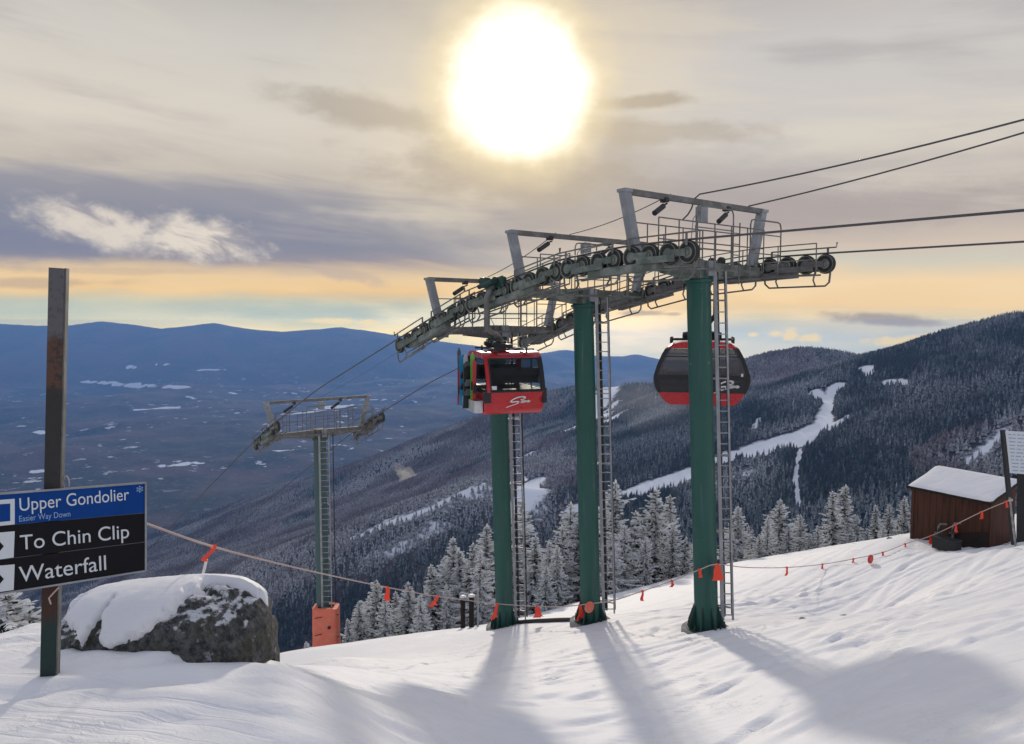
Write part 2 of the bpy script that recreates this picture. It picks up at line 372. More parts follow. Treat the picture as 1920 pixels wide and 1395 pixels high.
def glass_mat(name, tint, mixf, rough=0.06, base=(0.02, 0.025, 0.025)):
    m = bpy.data.materials.new(name); m.use_nodes = True; t = NT(m.node_tree); m.node_tree.nodes.clear()
    out = t.n.new('ShaderNodeOutputMaterial'); tr = t.n.new('ShaderNodeBsdfTransparent'); tr.inputs[0].default_value = (*tint, 1)
    p = t.n.new('ShaderNodeBsdfPrincipled'); p.inputs['Base Color'].default_value = (*base, 1); p.inputs['Roughness'].default_value = rough
    mx = t.n.new('ShaderNodeMixShader'); mx.inputs[0].default_value = mixf
    t.link(tr.outputs[0], mx.inputs[1]); t.link(p.outputs[0], mx.inputs[2]); t.link(mx.outputs[0], out.inputs[0])
    return m
M['glass'] = glass_mat('tinted_glass', (0.74, 0.76, 0.76), 0.25)
M['glassgrey'] = glass_mat('sky_grey_glass', (0.85, 0.85, 0.86), 0.42, 0.25, (0.15, 0.145, 0.15))  # sky reflection put into the panes as a paler grey base
M['glassdark'] = glass_mat('dark_glass', (0.55, 0.55, 0.58), 0.5, 0.25, (0.07, 0.07, 0.075))

# ---------------------------------------------------------------- the land, one height function for near slope and far terrain
PA, PBX, PCY = -3.3, 0.18, -0.298
def plane(x, y): return PA + PBX * x + PCY * y
CTRL = []
def ctrl(px, py, d): CTRL.append(at(px, py, d))
ctrl(0, 1395, 6.8); ctrl(200, 1395, 7.0); ctrl(480, 1395, 7.5); ctrl(720, 1395, 9.0); ctrl(960, 1395, 11.6)
ctrl(1240, 1385, 12.3); ctrl(1610, 1300, 12.1); ctrl(1920, 1372, 8.9)
ctrl(88, 1260, 8.4); ctrl(110, 1216, 9.35); ctrl(200, 1215, 9.25); ctrl(310, 1223, 9.2); ctrl(400, 1241, 9.2); ctrl(462, 1248, 9.2); ctrl(525, 1246, 9.4); ctrl(300, 1215, 10.4); ctrl(0, 1195, 10.6); ctrl(60, 1170, 11.0)
ctrl(200, 1325, 7.7); 
for _p in ((600, 1395, 7.8), (600, 1340, 8.4), (600, 1300, 9.1), (600, 1270, 11.0), (600, 1250, 15.0), (600, 1235, 21.0), (720, 1330, 10.2), (720, 1290, 12.0), (720, 1265, 15.5), (720, 1240, 21.0), (850, 1330, 12.0), (850, 1230, 24.0)): ctrl(*_p)
ctrl(800, 1275, 16.0); ctrl(960, 1280, 17.5)
ctrl(1325, 1180, 21.5); ctrl(1108, 1164, 25.2); ctrl(945, 1176, 28.9)
ctrl(545, 1222, 30.0); ctrl(640, 1206, 33.0); ctrl(760, 1192, 34.0); ctrl(870, 1178, 33.5)
ctrl(1000, 1152, 36); ctrl(1090, 1128, 37); ctrl(1200, 1104, 38); ctrl(1300, 1076, 39.5); ctrl(1400, 1050, 41); ctrl(1550, 1021, 42); ctrl(1700, 1006, 37)
ctrl(1707, 1009, 32.5); ctrl(1853, 1027, 29.6); ctrl(1910, 1016, 28); ctrl(1600, 1150, 25)
CTRL += [Vector((-9, 5, -3.6)), Vector((-3, 2, -3.1)), Vector((2, 3, -3.6)), Vector((7, 5, -3.4)), Vector((-12, 13, -7.5)), Vector((-6, 14.5, -7.2))]
def _rbf():
    P = np.array([(c.x, c.y) for c in CTRL]); R = np.array([c.z - plane(c.x, c.y) for c in CTRL])
    D = np.hypot(P[:, None, 0] - P[None, :, 0], P[:, None, 1] - P[None, :, 1])
    sg = 4.6 + 0.0 * D
    K = np.exp(-(D / 4.6) ** 1.6)
    return P, np.linalg.solve(K + 0.004 * np.eye(len(P)), R)
RP, RW = _rbf()
def near_res(x, y):
    x = np.asarray(x, float); y = np.asarray(y, float); o = np.zeros(np.broadcast(x, y).shape)
    for (a, b), w in zip(RP, RW): o = o + w * np.exp(-(np.hypot(x - a, y - b) / 4.6) ** 1.6)
    return o
def crest_y(x): return np.interp(x, [-40, -12, -6, -1, 4, 12, 20, 40], [24, 29, 34, 34, 36.5, 40.5, 40, 44])
def home(x, y):
    t = np.maximum(y - crest_y(x), 0)
    far = np.hypot(x, y)
    res = np.where(far < 70, near_res(np.clip(x, -80, 80), np.clip(y, -80, 80)), 0)
    cross = np.where(x > 0, 120 * np.tanh(x / 120), 400 * np.tanh(x / 400)) * PBX
    lf = np.maximum(-9.5 - x, 0) * np.clip((y - 9) / 8, 0, 1)
    return PA + cross + PCY * y + res - 0.36 * t * t / (t + 9.0) - 0.45 * lf * lf / (lf + 5)

def _line(pts): return np.array([tuple(at(*p)) for p in pts])
RIDGES = [
    # the near mountain on the right, down to the saddle
    (_line([(2400, 590, 950), (2150, 592, 1050), (2000, 592, 1120), (1920, 594, 1180), (1860, 609, 1230), (1800, 630, 1280), (1740, 646, 1330), (1690, 664, 1380), (1645, 688, 1430), (1625, 712, 1450)]), 0.34),
    # the wooded knob and its long ridge falling to the left
    (_line([(1625, 712, 1450), (1608, 684, 1460), (1582, 666, 1470), (1540, 659, 1480), (1500, 658, 1490), (1450, 666, 1500), (1400, 684, 1540), (1330, 710, 1640), (1250, 722, 1750),
            (1190, 722, 1830), (1140, 726, 1900), (1080, 728, 2000), (1040, 735, 2060), (980, 764, 2150), (900, 794, 2250), (820, 822, 2330), (750, 846, 2400), (600, 890, 2480), (400, 958, 2500), (200, 1020, 2450), (0, 1075, 2350), (-200, 1120, 2300)]), 0.40),
    # a spur in front of it
    (_line([(1350, 880, 980), (1180, 924, 960), (1050, 920, 980), (900, 905, 1010), (800, 955, 1040), (700, 995, 1060), (620, 1035, 1080), (500, 1100, 1100), (380, 1190, 1120)]), 0.42),
    # a lower spur between
    (_line([(1100, 800, 1500), (950, 850, 1550), (800, 905, 1600), (640, 955, 1650), (450, 1000, 1700), (250, 1060, 1700)]), 0.36),
    # the blue range across the valley
    (_line([(-600, 602, 11400), (-250, 618, 11200), (-100, 607, 11200), (0, 607, 11000), (60, 610, 11000), (120, 611, 11000), (190, 602, 10900), (245, 608, 10900), (300, 616, 10800), (345, 612, 10800), (400, 605, 10800), (455, 615, 10800),
            (530, 622, 10900), (580, 618, 11000), (640, 613, 11000), (690, 620, 11000), (740, 628, 11100), (850, 643, 11300), (950, 655, 11500), (1010, 662, 11700), (1060, 672, 11900), (1110, 684, 12000)]), 0.36),
    (_line([(960, 676, 13000), (1010, 663, 13000), (1060, 656, 12900), (1085, 661, 12900), (1120, 668, 13000), (1170, 668, 13000), (1192, 664, 13000), (1240, 674, 13000), (1300, 676, 13000), (1400, 672, 13000), (1500, 674, 13000)]), 0.3),
    (_line([(-700, 603, 13400), (-100, 605, 13400), (20, 604, 13400), (90, 609, 13400), (200, 625, 13400)]), 0.3),
]
NOISEG = RNG.random((256, 256))
def vnoise(x, y):
    xi = np.floor(x).astype(int); yi = np.floor(y).astype(int); fx = x - xi; fy = y - yi
    fx = fx * fx * (3 - 2 * fx); fy = fy * fy * (3 - 2 * fy)
    g = lambda a, b: NOISEG[a & 255, b & 255]
    return (g(xi, yi) * (1 - fx) + g(xi + 1, yi) * fx) * (1 - fy) + (g(xi, yi + 1) * (1 - fx) + g(xi + 1, yi + 1) * fx) * fy - 0.5
def fbm(x, y, o=4):
    s = 0; a = 1.0
    for k in range(o): s = s + a * vnoise(x * 2 ** k + 17.3 * k, y * 2 ** k - 9.1 * k); a *= 0.5
    return s
def H(x, y):
    x = np.asarray(x, float); y = np.asarray(y, float); r = np.hypot(x, y)
    hs = [np.where(r < 1500, home(x, y), -1500)]
    fl = np.interp(r, [0, 3000, 9000, 15000], [-720, -720, -720, -900])
    hs.append(fl + fbm(x / 1100, y / 1100, 5) * np.interp(r, [0, 1500, 3500, 5000, 9000], [0, 0, 70, 150, 190]))
    for L, k in RIDGES:
        best = np.full(x.shape, -9e9)
        R0 = np.hypot(L[:, 0], L[:, 1]).mean()
        und = fbm(x / (R0 * 0.10), y / (R0 * 0.10), 4)
        for a, b in zip(L[:-1], L[1:]):
            dx, dy = b[0] - a[0], b[1] - a[1]; q = dx * dx + dy * dy
            t = np.clip(((x - a[0]) * dx + (y - a[1]) * dy) / q, 0, 1)
            d = np.hypot(x - a[0] - t * dx, y - a[1] - t * dy)
            kk = k * (1 + 0.10 * und)
            best = np.maximum(best, a[2] + t * (b[2] - a[2]) - kk * d * d / (d + R0 * 0.012) + und * R0 * 0.022 * d / (d + R0 * 0.08))
        hs.append(best)
    A = np.stack(hs); m = A.max(0); T = np.interp(r, [0, 400, 2000, 10000], [0.5, 4, 8, 12])
    return m + T * np.log(np.exp((A - m) / T).sum(0)) 

def march(px, py, d0=60.0, d1=14000.0, n=2600):
    r = ray(px, py); ds = np.geomspace(d0, d1, n)
    x = r[0] / r[1] * ds; z = r[2] / r[1] * ds; below = z < H(x, ds)
    if not below.any(): return None
    i = int(np.argmax(below)); return Vector((x[i], ds[i], z[i]))
def hz(x, y): return float(H(np.array([x]), np.array([y]))[0])

# ---- snow slope in the foreground
def grid_mesh(name, X, Y, Zs, mats, attrs=None, smooth=True):
    nr, nc = X.shape; me = bpy.data.meshes.new(name)
    co = np.stack([X, Y, Zs], -1).reshape(-1, 3).astype(np.float32)
    me.vertices.add(nr * nc); me.vertices.foreach_set('co', co.ravel())
    idx = np.arange(nr * nc).reshape(nr, nc)
    q = np.stack([idx[:-1, :-1], idx[:-1, 1:], idx[1:, 1:], idx[1:, :-1]], -1).reshape(-1, 4).astype(np.int32)
    me.loops.add(q.size); me.loops.foreach_set('vertex_index', q.ravel())
    me.polygons.add(len(q)); me.polygons.foreach_set('loop_start', np.arange(0, q.size, 4, dtype=np.int32))
    me.update(calc_edges=True); me.validate()
    if smooth: me.polygons.foreach_set('use_smooth', np.ones(len(me.polygons), bool))
    for k, a in (attrs or {}).items():
        at_ = me.attributes.new(k, 'FLOAT', 'POINT'); at_.data.foreach_set('value', a.reshape(-1).astype(np.float32))
    for m in mats: me.materials.append(m)
    o = bpy.data.objects.new(name, me); COL.objects.link(o); return o

def snow_mat():
    m = bpy.data.materials.new('packed_snow'); m.use_nodes = True; t = NT(m.node_tree); b = m.node_tree.nodes['Principled BSDF']
    tc = t.n.new('ShaderNodeTexCoord'); v = tc.outputs['Object']
    n1 = t.noise(v, 0.35, 5, 0.6); n2 = t.noise(v, 6.0, 6, 0.65)
    c = t.mix(t.maprange(n1, 0.35, 0.7), (0.80, 0.80, 0.82), (0.88, 0.87, 0.86))
    c = t.mix(t.math('MULTIPLY', t.maprange(n2, 0.60, 0.76), 0.25), c, (0.62, 0.60, 0.60))
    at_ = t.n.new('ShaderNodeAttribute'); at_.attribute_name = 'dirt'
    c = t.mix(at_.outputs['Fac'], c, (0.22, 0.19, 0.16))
    t.link(c, b.inputs['Base Color']); b.inputs['Roughness'].default_value = 0.62; b.inputs['Specular IOR Level'].default_value = 0.35
    mp = t.n.new('ShaderNodeMapping'); mp.inputs['Rotation'].default_value = (0, 0, rad(-24)); mp.inputs['Scale'].default_value = (0.25, 3.2, 1); t.link(v, mp.inputs[0])
    tr = t.noise(mp.outputs[0], 1.0, 6, 0.6)
    def scrape(rot, sx, sy, lo, hi):      # bundles of fine ski marks in one direction
        q = t.n.new('ShaderNodeMapping'); q.inputs['Rotation'].default_value = (0, 0, rad(rot)); q.inputs['Scale'].default_value = (sx, sy, 1); t.link(v, q.inputs[0])
        a = t.noise(q.outputs[0], 1.0, 3, 0.5, 0.3); return t.math('MULTIPLY', t.maprange(a, lo, hi), t.maprange(t.noise(v, 0.22 + sx, 3, 0.5), 0.42, 0.62))
    marks = t.math('ADD', scrape(-32, .10, 5.0, .54, .62), t.math('ADD', scrape(-58, .12, 4.2, .56, .63), scrape(-8, .10, 6.0, .55, .62)))
    crust = t.math('MULTIPLY', t.maprange(t.noise(v, 3.2, 5, 0.7), .50, .68), t.maprange(n1, .48, .60))
    bp = t.n.new('ShaderNodeBump'); bp.inputs['Strength'].default_value = 0.4; bp.inputs['Distance'].default_value = 0.08
    hgt = t.math('ADD', t.math('MULTIPLY', tr, 0.45), t.math('ADD', t.math('MULTIPLY', n2, 0.30), t.math('MULTIPLY', t.noise(v, 26, 4, 0.6), 0.10)))
    hgt = t.math('ADD', hgt, t.math('SUBTRACT', t.math('MULTIPLY', crust, 0.55), t.math('MULTIPLY', marks, 0.22)))
    t.link(hgt, bp.inputs['Height']); t.link(bp.outputs[0], b.inputs['Normal'])
    return m
M['snow'] = snow_mat()
def near_detail(x, y):
    """small relief of the skied snow: drifts, tracks, lumps"""
    z = 0.07 * fbm(x / 4.0, y / 4.0, 4) + 0.012 * fbm(x * 1.3, y * 1.3, 3)
    # ski tracks: shallow grooves crossing the slope from the lower left to the upper right
    for (x0, y0, ang, w, dep, cur) in TRK:
        u = (x - x0) * math.cos(ang) + (y - y0) * math.sin(ang); v = -(x - x0) * math.sin(ang) + (y - y0) * math.cos(ang) - cur * u * u - 0.25 * np.sin(u * 0.35 + x0)
        z = z - dep * np.exp(-(v / w) ** 2) + 0.5 * dep * np.exp(-((v - 2.2 * w) / w) ** 2)
    for (cx_, cy_, w_) in CHURN:
        z = z + 0.15 * np.exp(-(((x - cx_) / w_) ** 2 + ((y - cy_) / (w_ * .55)) ** 2)) * np.clip(fbm(x * 3.1 + cx_, y * 3.1, 3) + .1, 0, 1)
    rough = np.clip(fbm(x / 5 + 40, y / 5 + 7, 3) - 0.05, 0, 1)
    z = z + 0.12 * rough * fbm(x * 2.1, y * 2.1, 3)
    return z
TRK = [(RNG.uniform(1, 18), RNG.uniform(8, 30), rad(RNG.uniform(10, 48)), RNG.uniform(.06, .11), RNG.uniform(.014, .036), RNG.uniform(-.006, .006)) for _ in range(60)]
TRK += [(-1.5, 15.6, rad(-3), 0.22, 0.05, 0.004), (4.0, 14.5, rad(24), 0.16, 0.03, 0.0), (8.0, 19.0, rad(28), 0.2, 0.04, 0.002), (10.0, 24.0, rad(20), 0.25, 0.045, 0.0)]
CHURN = [(at(a, b, c).x, c, w) for a, b, c, w in ((1010, 1262, 19, 1.1), (1420, 1310, 13.2, .8), (770, 1268, 16, .7), (1170, 1225, 20.5, .8), (940, 1228, 24, .9), (1260, 1190, 22.5, 1.0), (1600, 1210, 17, 1.3), (1820, 1250, 14, 1.2), (1450, 1190, 20, 1.4), (1500, 1110, 28, 2.5), (1380, 1130, 28, 2.0), (1120, 1330, 14.5, .6), (1750, 1120, 24, 2.2))]
def ground(x, y): return H(x, y) + near_detail(np.asarray(x, float), np.asarray(y, float)) * np.clip((70 - np.hypot(x, y)) / 20, 0, 1)
def gz(x, y): return float(ground(np.array([x]), np.array([y]))[0])
gx = np.linspace(-34, 44, 560); gy = np.concatenate([np.linspace(-8, 6, 60)[:-1], np.linspace(6, 30, 260)[:-1], np.linspace(30, 58, 150)])
GX, GY = np.meshgrid(gx, gy); GZ = ground(GX, GY)
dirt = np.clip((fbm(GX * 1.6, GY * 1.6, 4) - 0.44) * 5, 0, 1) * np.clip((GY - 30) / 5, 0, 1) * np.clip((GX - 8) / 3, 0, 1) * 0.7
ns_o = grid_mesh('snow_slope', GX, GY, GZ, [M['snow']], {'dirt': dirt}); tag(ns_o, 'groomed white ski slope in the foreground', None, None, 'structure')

# ---- far terrain
def terrain_mat():
    m = bpy.data.materials.new('wooded_mountainside'); m.use_nodes = True; t = NT(m.node_tree); b = m.node_tree.nodes['Principled BSDF']
    tc = t.n.new('ShaderNodeTexCoord'); v = tc.outputs['Object']
    n1 = t.noise(v, 0.0022, 6, 0.6); n2 = t.noise(v, 0.03, 6, 0.7); n3 = t.noise(v, 0.10, 4, 0.7)
    n0 = t.noise(v, 0.0009, 5, 0.65)
    c = t.mix(t.maprange(n1, 0.40, 0.60), (0.022, 0.032, 0.032), (0.085, 0.060, 0.058))
    c = t.mix(t.math('MULTIPLY', t.maprange(n0, 0.50, 0.62), 0.7), c, (0.014, 0.022, 0.024))
    c = t.mix(t.math('MULTIPLY', t.maprange(n2, 0.50, 0.72), 0.55), c, (0.17, 0.16, 0.17))
    c = t.mix(t.math('MULTIPLY', t.maprange(n3, 0.58, 0.75), 0.5), c, (0.40, 0.41, 0.43))
    fa = t.n.new('ShaderNodeAttribute'); fa.attribute_name = 'valley'
    fn = t.noise(v, 0.011, 4, 0.6); fn2 = t.noise(v, 0.0013, 3, 0.6)
    fld = t.math('MULTIPLY', t.maprange(fn, 0.612, 0.66), t.maprange(fn2, 0.44, 0.56))
    c = t.mix(t.math('MULTIPLY', fld, fa.outputs['Fac']), c, (0.62, 0.63, 0.66))
    sa = t.n.new('ShaderNodeAttribute'); sa.attribute_name = 'trail'
    tm = t.maprange(t.math('ADD', sa.outputs['Fac'], t.math('MULTIPLY', t.math('SUBTRACT', n3, 0.5), 0.5)), 0.40, 0.62)
    c = t.mix(tm, c, (0.80, 0.82, 0.86))
    t.link(c, b.inputs['Base Color']); b.inputs['Roughness'].default_value = 0.95; b.inputs['Specular IOR Level'].default_value = 0.1
    return m
M['terrain'] = terrain_mat()
# cleared ski runs and open fields, laid on the land where the photo shows them: (pixel path, half width in metres)
RUNS = [
    ([(1622, 690), (1630, 702)], 9), ([(1572, 726), (1553, 748), (1550, 775), (1546, 800)], 11), ([(1530, 734), (1550, 752)], 7),
    ([(1550, 795), (1510, 812), (1470, 825), (1420, 842), (1360, 862), (1290, 890), (1240, 905), (1190, 922)], 16),
    ([(1550, 795), (1520, 818), (1500, 832)], 10), ([(1590, 780), (1570, 795), (1555, 805)], 5), ([(1500, 845), (1494, 870), (1492, 900), (1498, 950)], 2.6),
    ([(1140, 728), (1125, 748), (1115, 775), (1110, 790)], 30), ([(1125, 785), (1060, 808), (1015, 822)], 20), ([(1230, 745), (1180, 768), (1140, 790)], 15),
    ([(1160, 752), (1140, 772)], 9), ([(1425, 785), (1412, 805)], 4), ([(1700, 718), (1660, 716)], 6), ([(1000, 850), (965, 868)], 11),
    ([(1000, 905), (985, 940), (975, 960)], 16), ([(960, 880), (985, 900)], 4),
    ([(900, 915), (840, 938), (780, 965), (720, 985), (650, 1015)], 7), ([(1100, 945), (1060, 965)], 7),
    ([(1880, 815), (1850, 840), (1810, 870)], 3.5),
]
FIELDS = [([(225, 722), (350, 727)], 45), ([(150, 715), (225, 720)], 35), ([(255, 768), (335, 764)], 34), ([(305, 874), (350, 870)], 26), ([(365, 868), (378, 868)], 14),
          ([(530, 778), (600, 770), (640, 762)], 45), ([(600, 765), (680, 758)], 34), ([(375, 694), (420, 692)], 34), ([(240, 688), (252, 690)], 30), ([(290, 684), (320, 684)], 26),
          ([(520, 846), (534, 844)], 22), ([(640, 750), (740, 750)], 18), ([(60, 885), (85, 883)], 22), ([(70, 810), (85, 812)], 30), ([(352, 745), (362, 746)], 30), ([(430, 736), (440, 738)], 30)]
FROSTY = [([(960, 890), (900, 915), (840, 938), (780, 965), (720, 985), (650, 1015)], 60), ([(560, 890), (480, 925), (400, 955), (300, 985)], 45), ([(760, 860), (690, 900), (640, 930)], 40),
          ([(1040, 850), (960, 880)], 30), ([(820, 990), (760, 1020), (700, 1050)], 30), ([(560, 1020), (480, 1060)], 40), ([(1890, 810), (1820, 860)], 25), ([(1000, 900), (1010, 960)], 30), ([(1300, 920), (1420, 880)], 20)]
def to_land(paths):
    out = []
    for pts, w in paths:
        dense = []
        for (a, b) in zip(pts[:-1], pts[1:]):
            for k in range(6): dense.append((a[0] + (b[0] - a[0]) * k / 6, a[1] + (b[1] - a[1]) * k / 6))
        dense.append(pts[-1]); P = [march(*p) for p in dense]; P = [p for p in P if p is not None]
        if len(P) > 1: out.append((np.array([(p.x, p.y) for p in P]), w))
    return out
def path_mask(x, y, paths):
    o = np.zeros(x.shape)
    for L, w in paths:
        lo = L.min(0) - 4 * w; hi = L.max(0) + 4 * w
        sel = (x > lo[0]) & (x < hi[0]) & (y > lo[1]) & (y < hi[1])
        if not sel.any(): continue
        xs, ys = x[sel], y[sel]; d = np.full(xs.shape, 9e9)
        for a, b in zip(L[:-1], L[1:]):
            if np.hypot(*(b - a)) > 14 * w + 60: continue
            q = ((b - a) ** 2).sum() + 1e-9; t = np.clip(((xs - a[0]) * (b[0] - a[0]) + (ys - a[1]) * (b[1] - a[1])) / q, 0, 1)
            d = np.minimum(d, np.hypot(xs - a[0] - t * (b[0] - a[0]), ys - a[1] - t * (b[1] - a[1])))
        wv = w * (1 + 1.0 * fbm(xs / (w * 2.2), ys / (w * 2.2), 4))
        o[sel] = np.maximum(o[sel], np.clip(1.0 - 0.5 * d / wv, 0, 1))
    return o
FRSL = to_land(FROSTY); RUNL = to_land(RUNS); FLDL = to_land(FIELDS)
NA, NR = 960, 720
taz = np.radians(np.linspace(-46, 46, NA)); trr = np.geomspace(50, 14300, NR)
TR, TA = np.meshgrid(trr, taz, indexing='ij'); TX, TY = TR * np.sin(TA), TR * np.cos(TA); TZ = H(TX, TY)
TZ = TZ - np.clip((64 - TR) / 14, 0, 1) * 0.6
trail = np.maximum(np.maximum(path_mask(TX, TY, RUNL), path_mask(TX, TY, FLDL)), np.interp(TR, [1500, 2100], [0.58, 0.36]) * path_mask(TX, TY, FRSL))
valley = np.clip((TR - 2600) / 800, 0, 1) * np.clip((-480 - TZ) / 120, 0, 1) * np.clip((10500 - TR) / 2500, 0, 1)
far_o = grid_mesh('mountain_terrain', TX, TY, TZ, [M['terrain']], {'trail': trail, 'valley': valley}); tag(far_o, 'wooded mountains, valley and blue range behind the ski slope', None, None, 'structure')

# ---- the woods on the mountainsides: one mass
def forest():
    n = 260000
    az_ = np.radians(RNG.uniform(-38, 38, n)); r = np.sqrt(RNG.uniform(250 ** 2, 1750 ** 2, n // 2)); r = np.concatenate([r, np.sqrt(RNG.uniform(1200 ** 2, 2700 ** 2, n - n // 2))])
    x, y = r * np.sin(az_), r * np.cos(az_); z = H(x, y)
    keep = path_mask(x, y, RUNL) < 0.38
    keep &= RNG.random(n) > 0.55 * np.clip(path_mask(x, y, FRSL) * 1.6, 0, 1)
    # only the ground the slope in front does not hide (with a margin for other viewpoints)
    run = np.maximum.accumulate(TZ / TR, axis=0)
    ia = np.clip(np.searchsorted(taz, az_), 0, NA - 1); ir = np.clip(np.searchsorted(trr, r) - 6, 0, NR - 1)
    keep &= (z + 40) / r > run[ir, ia]
    keep &= (z / y > -0.44) & (z > -690)
    x, y, z, r = x[keep], y[keep], z[keep], r[keep]
    if len(x) > 150000:
        s = RNG.permutation(len(x))[:150000]; x, y, z, r = x[s], y[s], z[s], r[s]
    n = len(x)
    hard = fbm(x / 260 + 5, y / 260, 4) + np.clip((-z - 230) / 500, -0.2, 0.5) > 0.10       # bare hardwoods lower down
    h = np.where(hard, RNG.uniform(8, 13, n), RNG.uniform(6, 12, n)); w = np.where(hard, RNG.uniform(2.0, 3.4, n), RNG.uniform(1.4, 2.3, n))
    frost = np.clip(0.36 + 1.0 * fbm(x / 90, y / 90, 3) + RNG.normal(0, 0.18, n) + 0.9 * path_mask(x, y, FRSL), 0, 1)
    K = 6; a = np.linspace(0, 2 * np.pi, K, endpoint=False)
    V = []; Fc = []; C = []; base = 0
    for (z0, z1, wr) in ((0.12, 0.70, 1.0), (0.48, 1.0, 0.62)):
        rr = w[:, None] * wr * RNG.uniform(0.55, 1.25, (n, K)); ph = RNG.uniform(0, 6.28, n)[:, None] + a
        ring = np.stack([x[:, None] + rr * np.cos(ph), y[:, None] + rr * np.sin(ph), (z + h * z0)[:, None] + RNG.uniform(-.05, .05, (n, K)) * h[:, None]], -1)
        top = np.stack([x + RNG.uniform(-.3, .3, n), y, z + h * np.where(hard, z0 + (z1 - z0) * 0.85, z1)], -1)[:, None]
        vv = np.concatenate([ring, top], 1).reshape(-1, 3); V.append(vv)
        b0 = base + np.arange(n)[:, None] * (K + 1); k = np.arange(K)
        Fc.append(np.stack([b0 + k, b0 + (k + 1) % K, np.broadcast_to(b0 + K, (n, K))], -1).reshape(-1, 3)); base += len(vv)
        C.append(np.stack([np.repeat(hard.astype(float), K + 1), np.repeat(frost, K + 1)], -1))
    V = np.concatenate(V).astype(np.float32); Fc = np.concatenate(Fc).astype(np.int32); C = np.concatenate(C).astype(np.float32)
    me = bpy.data.meshes.new('forest'); me.vertices.add(len(V)); me.vertices.foreach_set('co', V.ravel())
    me.loops.add(Fc.size); me.loops.foreach_set('vertex_index', Fc.ravel()); me.polygons.add(len(Fc)); me.polygons.foreach_set('loop_start', np.arange(0, Fc.size, 3, dtype=np.int32))
    me.update(calc_edges=True)
    for k, nm in enumerate(('hardwood', 'frost')):
        q = me.attributes.new(nm, 'FLOAT', 'POINT'); q.data.foreach_set('value', np.ascontiguousarray(C[:, k]))
    m = bpy.data.materials.new('frosted_woods'); m.use_nodes = True; t = NT(m.node_tree); b = m.node_tree.nodes['Principled BSDF']
    ah = t.n.new('ShaderNodeAttribute'); ah.attribute_name = 'hardwood'; af = t.n.new('ShaderNodeAttribute'); af.attribute_name = 'frost'
    tc = t.n.new('ShaderNodeTexCoord'); nn = t.noise(tc.outputs['Object'], 0.35, 4, 0.7); geo = t.n.new('ShaderNodeNewGeometry')
    c = t.mix(ah.outputs['Fac'], (0.038, 0.051, 0.050), (0.125, 0.096, 0.094))  # conifer tone lifted, distance haze put into the colour
    fr = t.math('MULTIPLY', af.outputs['Fac'], t.maprange(nn, 0.34, 0.60))
    c = t.mix(t.math('MULTIPLY', fr, 0.9), c, (0.48, 0.49, 0.50))
    t.link(c, b.inputs['Base Color']); b.inputs['Roughness'].default_value = 0.95; b.inputs['Specular IOR Level'].default_value = 0.05
    me.materials.append(m)
    o = bpy.data.objects.new('forest', me); COL.objects.link(o)
    tag(o, 'frosted woods covering the far mountainsides', None, None, 'stuff')
if True: forest()

# ---------------------------------------------------------------- the air: one even haze over the whole view
def haze():
    zb = float(min(TZ.min(), GZ.min())) - 1.0; zt = max(float(TZ.max()) + 13.0, 8.0)
    b = MB(); b.box((0, 7100, (zb + zt) / 2), (21200, 14700, zt - zb)); print('HAZE', zb, zt)
    m = bpy.data.materials.new('blue_haze'); m.use_nodes = True; nt = m.node_tree; nt.nodes.clear()
    out = nt.nodes.new('ShaderNodeOutputMaterial'); v = nt.nodes.new('ShaderNodeVolumePrincipled')
    v.inputs['Color'].default_value = (0.22, 0.45, 1.0, 1); v.inputs['Density'].default_value = 8e-5; v.inputs['Anisotropy'].default_value = 0.35
    nt.links.new(v.outputs[0], out.inputs['Volume'])
    tag(b.build('haze', m), 'blue haze in the air over the valley', None, None, 'stuff')
haze()

#THINGS
# blown snow from a snow gun on the lower slope: a small ragged puff of mist
def snow_plume(px, py, w, h, dens):
    c = march(px, py)
    b = MB(); k = c.y / F; n, m_ = 16, 24; vs = []; fs = []
    for i in range(n + 1):
        for j in range(m_):
            a, e = 2 * math.pi * j / m_, math.pi * (i / n - .5); v = Vector((math.cos(a) * math.cos(e), math.sin(a) * math.cos(e), math.sin(e)))
            q = v * (1 + .55 * mnoise.fractal(v * 1.5 + Vector((px, 0, 0)), .8, 2.2, 4)); vs.append(c + Vector((q.x * w * k - q.z * w * k * .5, q.y * w * k, (q.z + .5) * h * k)))
    for i in range(n):
        for j in range(m_): fs.append((i * m_ + j, i * m_ + (j + 1) % m_, (i + 1) * m_ + (j + 1) % m_, (i + 1) * m_ + j))
    b.add(vs, fs); m = bpy.data.materials.new('blown_snow'); m.use_nodes = True; nt = m.node_tree; nt.nodes.clear()
    out = nt.nodes.new('ShaderNodeOutputMaterial'); v = nt.nodes.new('ShaderNodeVolumePrincipled'); v.inputs['Color'].default_value = (.97, .97, .98, 1); v.inputs['Density'].default_value = dens; v.inputs['Anisotropy'].default_value = .68
    nt.links.new(v.outputs[0], out.inputs['Volume']); tag(b.build('snow_plume', m, None, 60), 'puff of blown artificial snow on the far slope', None, None, 'stuff')
snow_plume(765, 905, 17, 18, .030); snow_plume(752, 890, 13, 14, .007); snow_plume(1225, 805, 80, 58, .00045); snow_plume(1275, 775, 75, 48, .0004); snow_plume(1190, 775, 60, 40, .0004); snow_plume(960, 822, 22, 16, .003)
